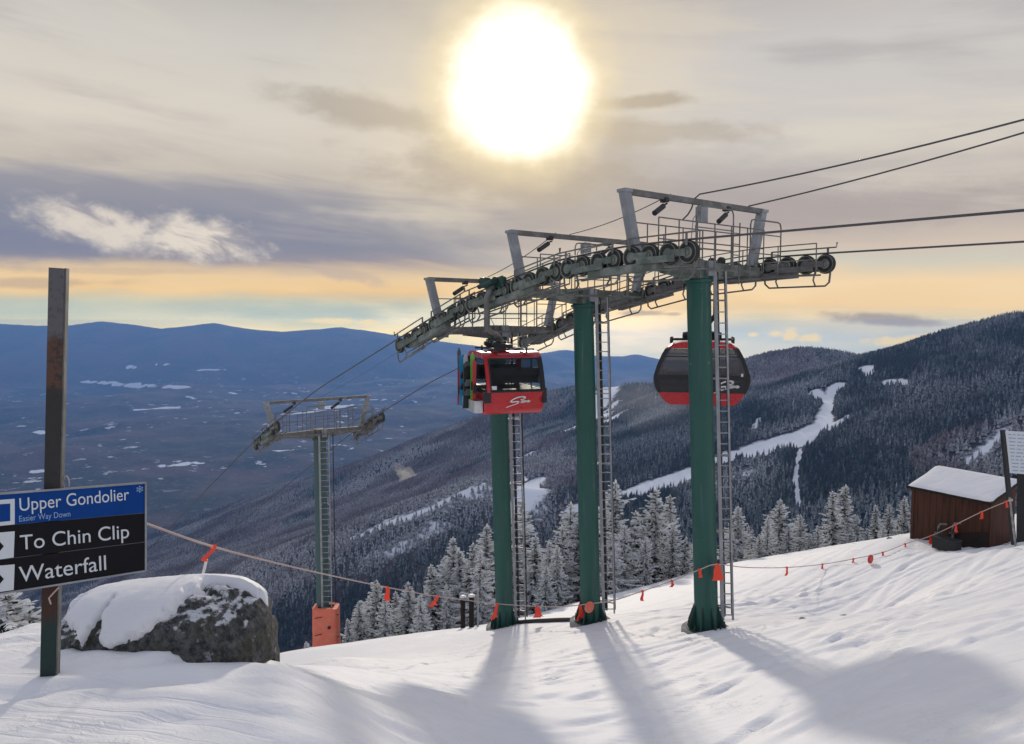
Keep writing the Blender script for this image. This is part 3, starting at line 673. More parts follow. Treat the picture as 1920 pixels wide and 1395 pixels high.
# ================================================================ lift line geometry
T1B = at(1325, 1180, 21.5)
LA = rad(38.0)
DIR = Vector((-math.sin(LA), math.cos(LA), 0)); ARM = Vector((math.cos(LA), math.sin(LA), 0)); UP = Vector((0, 0, 1))
GAUGE = 3.0
L0 = Vector((at(1309, 500, 21.5).x, 21.5, 0))      # the line's axis at the first tower's crossarm
def line_pt(s, off, z): return Vector((L0.x + DIR.x * s + ARM.x * off, L0.y + DIR.y * s + ARM.y * off, z))
ROPE_S = np.array([-40, -20, -9.0, -2.1, 0, 2.6, 4.69, 7.3, 9.42, 12.0, 19, 25.8, 30, 60, 120, 260, 420])
ROPE_Z = np.array([1.5, 1.62, 1.80, 1.90, 1.90, 1.70, 1.27, 0.74, 0.05, -0.80, -3.1, -5.75, -7.7, -22, -52, -118, -190])
_sd = np.linspace(-40, 420, 4601); _zd = np.interp(_sd, ROPE_S, ROPE_Z)
_k = np.ones(15) / 15; _zd = np.convolve(np.pad(_zd, 7, mode='edge'), _k, 'valid')
def rz(s): return float(np.interp(s, _sd, _zd))
def rope_pt(s, side): return line_pt(s, side * GAUGE, rz(s))

def sheave_mesh(r, w):
    b = MB(); b.cm = 0
    b.lathe((0, 0, 0), ARM, [(-w * .44, r * .86), (-w * .44, r * .98), (-w * .2, r), (0, r * .965), (w * .2, r), (w * .44, r * .98), (w * .44, r * .86)], 22)
    b.cm = 1
    b.lathe((0, 0, 0), ARM, [(-w * .52, r * .34), (-w * .54, r * .40), (-w * .42, r * .5), (-w * .42, r * .82), (-w * .54, r * .87), (-w * .54, r * .93), (w * .54, r * .93), (w * .54, r * .87), (w * .42, r * .82), (w * .42, r * .5), (w * .54, r * .40), (w * .52, r * .34)], 22)
    b.lathe((0, 0, 0), ARM, [(-w * .8, r * .2), (-w * .8, r * .24), (w * .8, r * .24), (w * .8, r * .2)], 10)
    o = b.build('sheave', [M['rubber'], M['sheave']], None, 30)
    me = o.data; bpy.data.objects.remove(o); return me
SHEAVE = sheave_mesh(0.28, 0.14)

def sheave_train(root, s0, side, s_lo, s_hi, n, deep):
    """one row of rollers under the rope, with its rocker beams, catcher bar and maintenance rail"""
    r = 0.28; inn = -side                                            # towards the tower
    b = MB()
    S_ = np.linspace(s0 + s_lo, s0 + s_hi, n); c = [rope_pt(s, side) - UP * (r + 0.02) for s in S_]
    for i in range(0, n - 1, 2):                                      # rocker plates carry the wheels in pairs
        for o_ in (-0.13, 0.13):
            b.bar(c[i] + ARM * o_, c[i + 1] + ARM * o_, 0.025, 0.17)
    for i in range(0, n - 3, 4):
        m1 = (c[i] + c[i + 1]) / 2 - UP * .12; m2 = (c[i + 2] + c[i + 3]) / 2 - UP * .12
        for o_ in (-0.17, 0.17): b.bar(m1 + ARM * o_, m2 + ARM * o_, 0.035, 0.16)
    b.bar((c[1] + c[2]) / 2 - UP * .26, (c[n - 3] + c[n - 2]) / 2 - UP * .26, 0.24, 0.20)
    mid = (c[n // 2 - 1] + c[n // 2]) / 2
    b.bar(mid - UP * .26, mid - UP * .26 + ARM * inn * 0.75, 0.20, 0.20)
    t = b.build('sheave_train', M['beamgreen'] if side < 0 else M['galvdark'], root, loc=mid - UP * .3)
    for p in c:
        o = bpy.data.objects.new('sheave', SHEAVE); COL.objects.link(o); o.parent = t; o.location = p - world_off(t)
    # cable catcher: thin bar above the outer wheels with a turned-up end
    b = MB()
    for (i0, i1) in ((0, 3), (n - 4, n - 1)):
        p, q = c[i0] + UP * .46 + ARM * side * .1, c[i1] + UP * .46 + ARM * side * .1
        e = (p - q).normalized() if i0 == 0 else (q - p).normalized(); tip = p if i0 == 0 else q; bak = q if i0 == 0 else p
        b.tube([bak, tip + e * .25, tip + e * .27 + UP * .14], 0.022, 6)
        for k in (i0, i1): b.bar(c[k] + UP * .16 + ARM * side * .1, c[k] + UP * .47 + ARM * side * .1, 0.04, 0.05)
    b.build('cable_catcher', M['galvdark'], t)
    # maintenance rail hung below, with bent hangers
    b = MB(); lo = -0.62
    for (i0, i1) in ((0, 3), (n - 4, n - 1)):
        p, q = c[i0] + UP * lo, c[i1] + UP * lo
        d = (q - p).normalized()
        b.tube([c[i0] - UP * .2 - d * .15, p - d * .12 + UP * .1, p, q, q + d * .14 + UP * .12, c[i1] - UP * .2 + d * .18], 0.028, 6)
        for k in (i0, i1 - 1):
            m_ = (c[k] + c[k + 1]) / 2; b.tube([m_ - UP * .15, m_ - UP * .45 + ARM * inn * .12, m_ + UP * lo], 0.026, 6)
    b.build('maintenance_rail', M['galvdark'], t)
    # outer handrail of the catwalk
    b = MB()
    for i in range(0, n, 2): b.tube([c[i] - UP * .3 + ARM * inn * .5, c[i] + UP * .55 + ARM * inn * .5], 0.018, 5)
    for dz in (0.1, .55): b.tube([p + UP * dz + ARM * inn * .5 for p in c], 0.018, 5)
    for o_ in (.25, .5): b.tube([p - UP * .32 + ARM * inn * o_ for p in c], 0.026, 5)
    b.build('catwalk', M['galvdark'], t)

def tower(s0, base, r, label, rails=(0.40, 0.72), nsh=8, span=(-2.1, 2.1), base_hidden=False, low=0.0, lad_off=-.18):
    zr = rz(s0); zt = zr - 0.42                                       # crossarm axis
    top = line_pt(s0, 0, zt)
    root = thing('lift_tower', base, label, 'lift tower', 'green gondola lift towers')
    ax = (top - base).normalized(); Lh = (top - base).length
    b = MB(); prof = [(-0.6, r), (0.0, r)]
    for k in range(1, 4): prof += [(Lh * k / 3.35 - 0.02, r), (Lh * k / 3.35, r * 1.012), (Lh * k / 3.35 + 0.02, r)]
    prof += [(Lh - 0.42, r), (Lh - 0.40, r * 1.22), (Lh - 0.33, r * 1.22), (Lh - 0.31, r * 1.04), (Lh - .2, r * 1.04)]
    b.lathe(base, ax, prof, 36); b.build('mast', M['green'] if s0 < 12 else M['hazegreen'], root, 40)
    # flared foot with gusset plates and anchor bolts on a concrete footing
    b = MB(); n = 8
    g = MB(); g.lathe(base, UP, [(-0.9, r * 2.2), (0.02, r * 2.15), (0.05, r * 2.0)], 24); g.build('footing', M['concrete'], root, 40)
    b.lathe(base, ax, [(0.03, r * 1.75), (0.10, r * 1.75), (0.11, r * 1.02)], 30)
    for k in range(n):
        a = 2 * math.pi * (k + .3) / n; d = Vector((math.cos(a), math.sin(a), 0)); t_ = Vector((-d.y, d.x, 0))
        q = [base + d * r * .95 + ax * .1, base + d * r * 1.68 + ax * .1, base + d * r * 1.62 + ax * .22, base + d * r * 1.02 + ax * .75]
        b.prism([p - t_ * .02 for p in q], t_ * .04)
    b.cm = 1
    for k in range(n):
        a = 2 * math.pi * (k + .8) / n; d = Vector((math.cos(a), math.sin(a), 0))
        b.lathe(base + d * r * 1.5, ax, [(0.08, .045), (.16, .045), (.165, .028), (.26, .028)], 8)
    b.build('base_flange', [M['greendark'], M['darksteel']], root)
    # ladder on the side away from the camera's left
    lad = MB(); rx = Vector((1, 0, 0)); ry = Vector((0, 1, 0)) * lad_off
    p0 = base + ax * 0.35; p1 = base + ax * (Lh - .1)
    a0, a1 = rails
    lad.bar(p0 + rx * a0 + ry, p1 + rx * a0 + ry, 0.10, 0.05, up=(0, 1, 0)); lad.bar(p0 + rx * a1 + ry, p1 + rx * a1 + ry, 0.05, 0.05, up=(0, 1, 0))
    N = int((Lh - .6) / .31)
    for k in range(N):
        q = base + ax * (0.5 + k * .31); lad.tube([q + rx * a0 + ry, q + rx * a1 + ry], 0.018, 6)
    for k in range(5):
        q = base + ax * (0.7 + k * (Lh - 1.6) / 4)
        lad.bar(q + rx * a0 + ry, q + rx * r * .5, 0.06, 0.06); lad.bar(q + rx * a1 + ry, q + rx * r * .8 + Vector((0, .1, 0)), 0.04, 0.04)
    lad.build('ladder', M['galv'], root)
    cab = MB(); cab.tube([p0 + rx * (a0 + .13) + Vector((0, .12, 0)), p1 + rx * (a0 + .13) + Vector((0, .12, 0))], 0.05, 8)
    cab.tube([p0 + rx * (a1 + .07) + Vector((0, .16, 0)), p1 + rx * (a1 + .07) + Vector((0, .16, 0))], 0.028, 6)
    cab.build('conduit', M['darksteel'], root, 40)
    # crossarm, a tapering box beam
    b = MB()
    for sd_ in (-1, 1):
        b.bar(top, top + ARM * sd_ * 2.75, 0.36, 0.36, w2=0.26, h2=0.24)
        b.bar(top + ARM * sd_ * .25 - UP * .24, top + ARM * sd_ * 1.5 - UP * .16, 0.28, 0.14, w2=.2, h2=.05)
    b.box(top - UP * .05, (0.62, 0.62, 0.5), LA); b.build('crossarm', M['beamgreen'] if s0 < 8 else M['galvdark'], root)
    b = MB(); b.tube([top + ARM * .35 - DIR * .22 + UP * .1, top + ARM * .5 - DIR * .25 - UP * .3], .05, 8); b.box(top - DIR * .36 + ARM * .1 - UP * .02, (.3, .1, .42), LA); b.build('cable_box', M['galv'], root)
    # lifting frame: two posts leaning out and a top beam
    zb = top + UP * .15; hh = 1.68; tl, tr_ = zb - ARM * 2.98 + UP * hh, zb + ARM * 2.98 + UP * hh
    for sd_, tp in ((-1, tl), (1, tr_)):
        b = MB(); b.bar(zb + ARM * sd_ * 2.52, tp, 0.24, 0.22, up=DIR); b.bar(tp - UP * .03, tp + UP * .05, .3, .28, up=DIR); b.build('frame_post', M['galv'], root)
    b = MB(); b.bar(tl - ARM * .05, tr_ + ARM * .05, 0.13, 0.15); fb = b.build('frame_beam', M['galvdark'], root)
    for f_ in (-1.45, 1.25):
        b = MB(); h0 = zb + ARM * f_ + UP * (hh - .16); b.box(h0 + UP * .08, (.14, .2, .12), LA); b.tube([h0 + ARM * .1, h0 - ARM * .15 - UP * .10], .025, 6)
        b.tube([h0 - ARM * .12 - UP * .10 - DIR * .06, h0 - ARM * .62 - UP * .34 - DIR * .2], 0.075, 10); b.build('hoist', M['darksteel'], root, 40)
    b = MB(); b.box(zb + ARM * .12 + UP * (hh - .34), (.3, .2, .42), LA); b.tube([zb + ARM * .12 + UP * (hh - .1), zb - ARM * .25 + UP * 1.2, zb - ARM * .35 + UP * .4, zb - ARM * .1], .014, 5); b.build('junction_box', M['galv'], root)
    # railed walkway along the crossarm
    b = MB()
    for o_ in (-.55, .55):
        for f_ in (-2.3, -1.5, -.75, .0, .75, 1.5, 2.3):
            b.tube([zb + ARM * f_ + DIR * o_ - UP * .2, zb + ARM * f_ + DIR * o_ + UP * 1.02], .019, 5)
        for h_ in (.48, 1.02): b.tube([zb - ARM * 2.3 + DIR * o_ + UP * h_, zb + ARM * 2.3 + DIR * o_ + UP * h_], .019, 5)
        b.bar(zb - ARM * 2.4 + DIR * o_ * .8 - UP * .2, zb + ARM * 2.4 + DIR * o_ * .8 - UP * .2, .05, .06)
    for (f0, f1) in ((-1.05, .55), (1.35, 2.85)):                     # tall rounded guard hoops on the near side
        a_ = zb + ARM * f0 - DIR * .75 - UP * .2; c_ = zb + ARM * f1 - DIR * .75 - UP * .2; tH = 1.62 if f0 < 0 else 1.45
        b.tube([a_, a_ + UP * (tH - .14), a_ + UP * (tH - .03) + ARM * .05, a_ + UP * tH + ARM * .16, c_ + UP * tH - ARM * .16, c_ + UP * (tH - .03) - ARM * .05, c_ + UP * (tH - .14), c_], .022, 6)
        for h_ in (.5, 1.05): b.tube([a_ + UP * h_, c_ + UP * h_], .018, 5)
        for q in (a_, c_): b.tube([q + UP * .0, q + DIR * .3], .022, 5)
    for h_ in range(4): b.tube([zb + ARM * .55 - DIR * .75 + UP * (h_ * .3 - .1), zb + ARM * .85 - DIR * .75 + UP * (h_ * .3 - .1)], .016, 5)
    b.tube([zb + ARM * .85 - DIR * .75 - UP * .6, zb + ARM * .85 - DIR * .75 + UP * 1.1], .02, 5)
    b.build('walkway', M['galvdark'], root)  # backlit darkness of the railings put into the steel colour
    for sd_ in (-1, 1): sheave_train(root, s0, sd_, span[0], span[1], nsh, low)
    return root
def base_at(s0, px, py, d): return at(px, py, d)
TW = [(0.0, at(1325, 1180, 21.5), 0.355), (4.69, at(1108, 1165, 25.2), 0.36), (9.42, at(947, 1176, 28.9), 0.37)]
tower(0.0, TW[0][1], 0.335, 'tall green lift tower standing in front of the grey windowed cabin', (0.42, 0.72))
tower(4.69, TW[1][1], 0.335, 'green lift tower with a round orange disc at its foot, middle of three', (0.42, 0.78))
tower(9.42, TW[2][1], 0.345, 'green lift tower whose top is hidden behind the red cabin carrying skis', (0.42, 0.80))
b4 = at(606, 1165, 41.8); b4.z = hz(b4.x, b4.y)
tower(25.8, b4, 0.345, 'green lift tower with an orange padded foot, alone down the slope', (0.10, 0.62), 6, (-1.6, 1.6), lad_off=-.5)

# orange crash pad round the lone tower's foot
def crash_pad():
    z1 = at(612, 1138, 41.4).z; c = at(612, 1180, 41.5); hw, hd = 0.72, 0.5; z0 = hz(c.x, c.y) - .3
    root = thing('crash_pad', (c.x, c.y, z0), 'faded orange vinyl crash pad wrapped round the foot of the lone tower', 'crash pad')
    b = MB(); n = 18; ring = []
    for k in range(28):
        a = 2 * math.pi * (k + .5) / 28; e = 6.0
        x = hw * np.sign(math.cos(a)) * abs(math.cos(a)) ** (2 / e); y = hd * np.sign(math.sin(a)) * abs(math.sin(a)) ** (2 / e); ring.append((x, y))
    vs = []; fs = []
    for i in range(n + 1):
        zz = z0 + (z1 - z0) * i / n
        for k, (x, y) in enumerate(ring):
            wob = 1 + 0.025 * mnoise.noise(Vector((x * 3, y * 3, zz * 2.2))); vs.append((c.x + x * wob * (1.04 - .08 * i / n), c.y + y * wob, zz + .05 * math.sin(x * 5)))
    K = len(ring)
    for i in range(n):
        for k in range(K): fs.append((i * K + k, i * K + (k + 1) % K, (i + 1) * K + (k + 1) % K, (i + 1) * K + k))
    b.add(vs, fs); inner = [(c.x + x * .6, c.y + y * .6, z1) for x, y in ring]
    o0 = n * K; b.add([vs[o0 + k] for k in range(K)] + inner, [(k, (k + 1) % K, K + (k + 1) % K, K + k) for k in range(K)])
    b.cm = 1
    for (px, py, w) in ((617, 1177, .09), (633, 1152, .05), (634, 1193, .05)):
        p = at(px, py, c.y - hd - .03); b.lathe(p, (0, 1, 0), [(-.02, w), (.05, w)], 12)
    for py in (1160, 1192): b.bar(at(590, py, c.y - hd - .035), at(604, py - 3, c.y - hd - .035), .02, .03)
    b.build('cover', [M['orange'], M['blackplastic']], root, 60)
crash_pad()

# haul ropes and upper cables
def rope(name, pts, r, label, cat, group, mat='rope', n=8):
    b = MB(); b.tube(pts, r, n); o = b.build(name, M[mat], None, 60, loc=pts[0]); return tag(o, label, cat, group)
SS = np.concatenate([np.linspace(-18, 34, 105), np.linspace(40, 420, 40)])
rope('haul_rope', [rope_pt(s, -1) for s in SS], 0.026, 'steel haul rope running over the left rollers, carrying the red cabin with skis', 'steel rope', 'lift ropes')
rope('haul_rope', [rope_pt(s, 1) for s in SS], 0.026, 'steel haul rope over the right rollers, lowest of the four lines leaving at right', 'steel rope', 'lift ropes')
def sag(a, b, k, n=14): return [a.lerp(b, i / n) - UP * k * 4 * (i / n) * (1 - i / n) for i in range(n + 1)]
def frame_top(s0, off): return line_pt(s0, off, rz(s0) - .42 + .15 + 1.68 + .1)
def line_at(px, py, off):     # where the line of sight meets the vertical plane that runs along the lift at this offset
    u = ray(px, py)[0] / ray(px, py)[1]
    x0, y0 = L0.x + ARM.x * off, L0.y + ARM.y * off; s = (x0 - u * y0) / (u * DIR.y - DIR.x); y = y0 + DIR.y * s
    p = at(px, py, y); return p + (p - line_pt(0, off, 0)).normalized() * 0
q1 = line_at(1960, 190, .1); a1 = line_at(1312, 364, .1)
ext = (q1 - a1).normalized() * 6
c1 = sag(q1 + ext, a1, .25) + [line_at(1303, 372, .0), line_at(1296, 392, -.1), line_at(1290, 402, -.15), line_at(1280, 412, -.2)]
rope('signal_cable', c1, 0.022, 'dark cable drooping onto the top frame of the tallest tower, uppermost line at right', 'cable', 'upper cables')
q2 = line_at(1960, 218, 2.3); a2 = frame_top(0, 2.3)
rope('signal_cable', sag(q2 + (q2 - a2).normalized() * 6, a2, .22), 0.022, 'dark cable reaching the right end of the tallest tower\'s top frame', 'cable', 'upper cables')
rope('signal_cable', sag(frame_top(0, -1.2), frame_top(4.69, -.6), .12), 0.014, 'thin cable strung between the top frames of the two nearest towers', 'cable', 'upper cables')
rope('signal_cable', sag(frame_top(4.69, -1.2), frame_top(9.42, -.6), .12), 0.014, 'thin cable strung between the middle tower and the one behind the red cabin', 'cable', 'upper cables')
rope('signal_cable', sag(frame_top(9.42, 0), frame_top(25.8, 0), .3), 0.007, 'thin cable running down to the lone tower with the orange foot', 'cable', 'upper cables')

# ================================================================ gondola cabins
PROF_R = [(-.96, 0), (-.70, .055), (0, .075), (.70, .055), (.96, 0), (1.12, -.12), (1.27, -.38), (1.40, -.70), (1.50, -1.02), (1.525, -1.16), (1.48, -1.36), (1.34, -1.66), (1.20, -1.86), (1.02, -1.98), (.80, -2.02),
          (-.80, -2.02), (-1.02, -1.98), (-1.20, -1.86), (-1.34, -1.66), (-1.48, -1.36), (-1.525, -1.16), (-1.50, -1.02), (-1.40, -.70), (-1.27, -.38), (-1.12, -.12)]
def prof_x(z):
    P = [(p[1], p[0]) for p in PROF_R if p[0] > 0.9 and p[1] <= 0]; P.sort()
    return float(np.interp(z, [p[0] for p in P], [p[1] for p in P]))
def logo(b, org, ux, uz, w, n):
    """the white script across the panel: a sweeping S and a running tail, w metres wide"""
    strokes = [[(.74, .26), (.70, .08), (.55, .02), (.35, .14), (.20, .34), (.17, .46), (.26, .50), (.42, .46), (.50, .50), (.44, .66), (.22, .82), (.0, 1.0)],
               [(.55, .02), (.66, .0), (.76, .1), (.66, .34), (.58, .60)], [(.57, .30), (.72, .26)],
               [(.58, .56), (.66, .54), (.70, .40), (.64, .42), (.64, .54), (.70, .54), (.76, .40), (.76, .54), (.82, .40), (.84, .52), (.90, .38)], [(.88, .48), (.94, .40), (.89, .40), (.90, .54), (1.0, .44)]]
    h = w * .5
    for st in strokes:
        P = [(x * w, -y * h) for x, y in st]; D = []
        for i in range(len(P) - 1):
            for k in range(4):
                p0 = P[max(i - 1, 0)]; p1, p2 = P[i], P[i + 1]; p3 = P[min(i + 2, len(P) - 1)]; t = k / 4
                D.append(tuple(.5 * (2 * p1[j] + (p2[j] - p0[j]) * t + (2 * p0[j] - 5 * p1[j] + 4 * p2[j] - p3[j]) * t * t + (3 * p1[j] - p0[j] - 3 * p2[j] + p3[j]) * t ** 3) for j in (0, 1)))
        D.append(P[-1]); vs = []; fs = []
        for i, p in enumerate(D):
            a_ = D[max(i - 1, 0)]; c_ = D[min(i + 1, len(D) - 1)]; tx, ty = c_[0] - a_[0], c_[1] - a_[1]; l = math.hypot(tx, ty) + 1e-9
            wd = w * (.028 if i / len(D) < .8 else .018); nx, ny = -ty / l * wd, tx / l * wd
            for sg in (-1, 1): vs.append(Vector(org) + ux * (p[0] + sg * nx) + uz * (p[1] + sg * ny) + n * .004)
        for i in range(len(D) - 1): fs.append((2 * i, 2 * i + 1, 2 * i + 3, 2 * i + 2))
        b.add(vs, fs)
def cabin(roof, yaw, s_rope, side, label, kind):
    root = thing('gondola_cabin', roof - UP * 2.02, label, 'gondola cabin', 'cabins hanging from the lift')
    LX = Vector((math.cos(yaw), math.sin(yaw), 0)); WY = Vector((-LX.y, LX.x, 0)); HW = 1.0      # long axis, width axis
    P = lambda x, y, z: roof + LX * x + WY * y + UP * z
    def shell(zlo, zhi, dx, y0):       # closed slice of the outline between two heights
        zs = np.linspace(zhi, zlo, 10); right = [(prof_x(z) + dx, z) for z in zs]; return right + [(-x, z) for x, z in right[::-1]]
    # red lower body, red roof, red corner pillars
    def loft(poly, ys, name, mat, par):
        b = MB(); n = len(poly); vs = []
        for y, k in ys: vs += [P(x * k, y, z if z > -1 else z) for x, z in poly]
        fs = [tuple(range(n - 1, -1, -1)), tuple(range((len(ys) - 1) * n, len(ys) * n))]
        for i in range(len(ys) - 1):
            for j in range(n): fs.append((i * n + j, i * n + (j + 1) % n, (i + 1) * n + (j + 1) % n, (i + 1) * n + j))
        b.add(vs, fs); return b.build(name, mat, par, 35)
    YS = [(-HW, .975), (-HW * .93, .995), (0, 1), (HW * .93, .995), (HW, .975)]
    split = -1.20 if kind == 'end' else -1.58
    loft(shell(-1.98, split, 0, 0) , YS, 'lower_body', M['red'], root)
    roofp = [(prof_x(z), z) for z in (-.13, -.06, 0)] ; roofp = roofp + [(.70, .055), (0, .075), (-.70, .055)] + [(-x, z) for x, z in roofp[::-1]]
    loft(roofp, YS, 'roof', M['red'], root)
    fl = MB(); fl.frame(P(0, 0, split + .03), LX, WY, UP, 2 * prof_x(split) - .1, 1.9, .05); 
    for sg in (-1, 1): fl.frame(P(sg * 1.0, 0, split + .30), LX, WY, UP, .45, 1.7, .08); fl.frame(P(sg * 1.2, 0, split + .5), LX, WY, UP, .06, 1.7, .5)
    fl.build('bench_seats', M['blackplastic'], root)
    for sx in (-1, 1):
        for sy in (-1, 1):
            zs = np.linspace(-.10, split - .02, 9)
            b = MB(); wd = .17
            vs = []
            for z in zs:
                x = prof_x(z)
                for (a_, c_) in ((x, HW * .985), (x, HW - wd), (x - .06, HW - wd), (x - wd * .8, HW - .06), (x - wd * .8, HW * .985)): vs.append(P(sx * a_, sy * c_, z))
            fs = [(i * 5 + j, i * 5 + (j + 1) % 5, (i + 1) * 5 + (j + 1) % 5, (i + 1) * 5 + j) for i in range(8) for j in range(5)] + [(0, 1, 2, 3, 4), (44, 43, 42, 41, 40)]
            b.add(vs, fs); b.build('corner_pillar', M['red'] if (kind == 'end' and sy == -1) or kind == 'end' and sx == -1 else M['blackplastic'], root)
    # curved end windows (with a dark rim) and flat side windows with a waist bar
    for sx in (-1, 1):
        zs = np.linspace(-.17, split, 9); b = MB()
        vs = [P(sx * (prof_x(z) + .006), y, z) for z in zs for y in (-HW + .16, HW - .16)]
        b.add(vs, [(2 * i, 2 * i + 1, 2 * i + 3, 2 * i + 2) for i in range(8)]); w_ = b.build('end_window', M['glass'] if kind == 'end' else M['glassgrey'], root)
        b = MB()
        for y in (-HW + .15, HW - .15): b.tube([P(sx * (prof_x(z) + .004), y, z) for z in zs], .028, 6)
        for z in (-.16, split): b.tube([P(sx * (prof_x(z) + .004), -HW + .15, z), P(sx * (prof_x(z) + .004), HW - .15, z)], .03, 6)
        b.build('window_rim', M['blackplastic'], w_)
    for sy in (-1, 1):
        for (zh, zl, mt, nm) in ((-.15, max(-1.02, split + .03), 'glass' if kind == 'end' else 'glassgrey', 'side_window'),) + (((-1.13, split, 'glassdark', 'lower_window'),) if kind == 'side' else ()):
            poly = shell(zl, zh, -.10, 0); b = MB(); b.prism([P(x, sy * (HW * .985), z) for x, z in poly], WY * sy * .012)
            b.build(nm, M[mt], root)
        b = MB(); e = -1.075 if kind == 'side' else split
        poly = shell(e - .07, e + .07, -.02, 0); b.prism([P(x, sy * HW * .985, z) for x, z in poly], WY * sy * .03)
        for z in ((-.40,) if kind == 'side' else ()): b.frame(P(0, sy * HW * .99, z), LX, WY, UP, 2 * prof_x(z) - .15, .03, .035)
        b.bar(P(0, sy * HW, -.14), P(0, sy * HW, split), .05, .03, up=WY)
        for x in (-.85, .85): b.tube([P(x, sy * (HW + .03), -.14), P(x, sy * (HW + .03), -.20)], .02, 5)
        b.build('door_frame', M['blackplastic'], root)
    # number plate, corner bumper and script
    b = MB()
    if kind == 'end':
        n_ = LX; ux = WY; o_ = P(prof_x(-1.36) + .012, -.30, -1.37); tl_ = (P(prof_x(-1.62), 0, -1.62) - P(prof_x(-1.36), 0, -1.36)).normalized()
        logo(b, o_, ux, -tl_, .80, (ux.cross(-tl_)).normalized() * 2)
    else:
        o_ = P(.40, -HW - .035, -1.17); logo(b, o_, LX, UP, .80, -WY)
    b.build('script_logo', M['white'], root)
    b = MB()
    if kind == 'end': b.frame(P(prof_x(-1.08) + .02, -HW + .24, -1.07), WY, LX, UP, .17, .012, .12)
    else: b.frame(P(1.27, -HW - .016, -.98), LX, WY, UP, .07, .012, .10)
    b.build('number_plate', M['signwhite'], root)
    if kind == 'end':
        b = MB(); b.frame(P(prof_x(-1.38) - .02, -HW + .02, -1.38), LX, WY, UP, .12, .24, .36); b.build('bumper', M['blackplastic'], root)
        b = MB(); b.frame(P(prof_x(-1.4) - .02, HW - .03, -1.35), LX, WY, UP, .12, .14, .5); b.build('bumper', M['blackplastic'], root)
    # roof frame, hanger and grip
    b = MB()
    for y in (-.5, .5): b.bar(P(-1.0, y, .14), P(1.0, y, .14), .07, .06)
    for x in (-1.0, 1.0): b.tube([P(x, -.75, .14), P(x, .75, .14)], .035, 6); b.tube([P(x, -.5, .02), P(x, -.5, .22)], .04, 6); b.tube([P(x, .5, .02), P(x, .5, .22)], .04, 6)
    for x in (-.52, .52):
        b.box(P(x, -.3, .24), (.22, .3, .2), yaw); b.tube([P(x, -.3, .34), P(x * .4, 0, .36)], .06, 8); b.tube([P(x - .1, -.45, .3), P(x + .1, -.45, .3)], .09, 10)
    b.box(P(0, 0, .24), (1.2, .3, .12), yaw); b.build('roof_frame', M['darksteel'], root, 40)
    g = rope_pt(s_rope, side)
    b = MB(); k0 = Vector((g.x, g.y, 0)); drop = g.z - roof.z
    kx = ARM * side * .34
    hp = [g + UP * -.02, g - UP * .12 + kx * .6, g - UP * .40 + kx, g - UP * (drop * .62) + kx, P(0, 0, .55) + kx * .6, P(0, 0, .30)]
    b.tube(hp, .085, 10); b.build('hanger', M['galvdark'] if kind == 'end' else M['darksteel'], root, 50)
    b = MB(); b.box(g + UP * .02, (.16, .95, .2), LA); b.box(g + kx * .5 + UP * .05 + DIR * .15, (.3, .35, .28), LA)
    for q in (-.52, -.15, .3, .55): b.lathe(g + DIR * q + UP * .14 - ARM * .1, ARM, [(-.06, .12), (.06, .12)], 12)
    b.tube([g + kx + DIR * -.3 + UP * .1, g + kx + DIR * .4 - UP * .05], .08, 8); b.build('grip', M['greendark'] if kind == 'end' else M['darksteel'], root, 40)
    return root, P, HW, LX, WY
roof1 = at(944, 661, 26.0)
NC = cabin(roof1, rad(-90 + 17), 5.5, -1, 'red cabin with skis and snowboards racked on its side and a white script', 'end')
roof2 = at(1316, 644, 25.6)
cabin(roof2, rad(-14), 1.9, 1, 'cabin with grey tinted windows and a red base, half hidden behind the tallest tower', 'side')

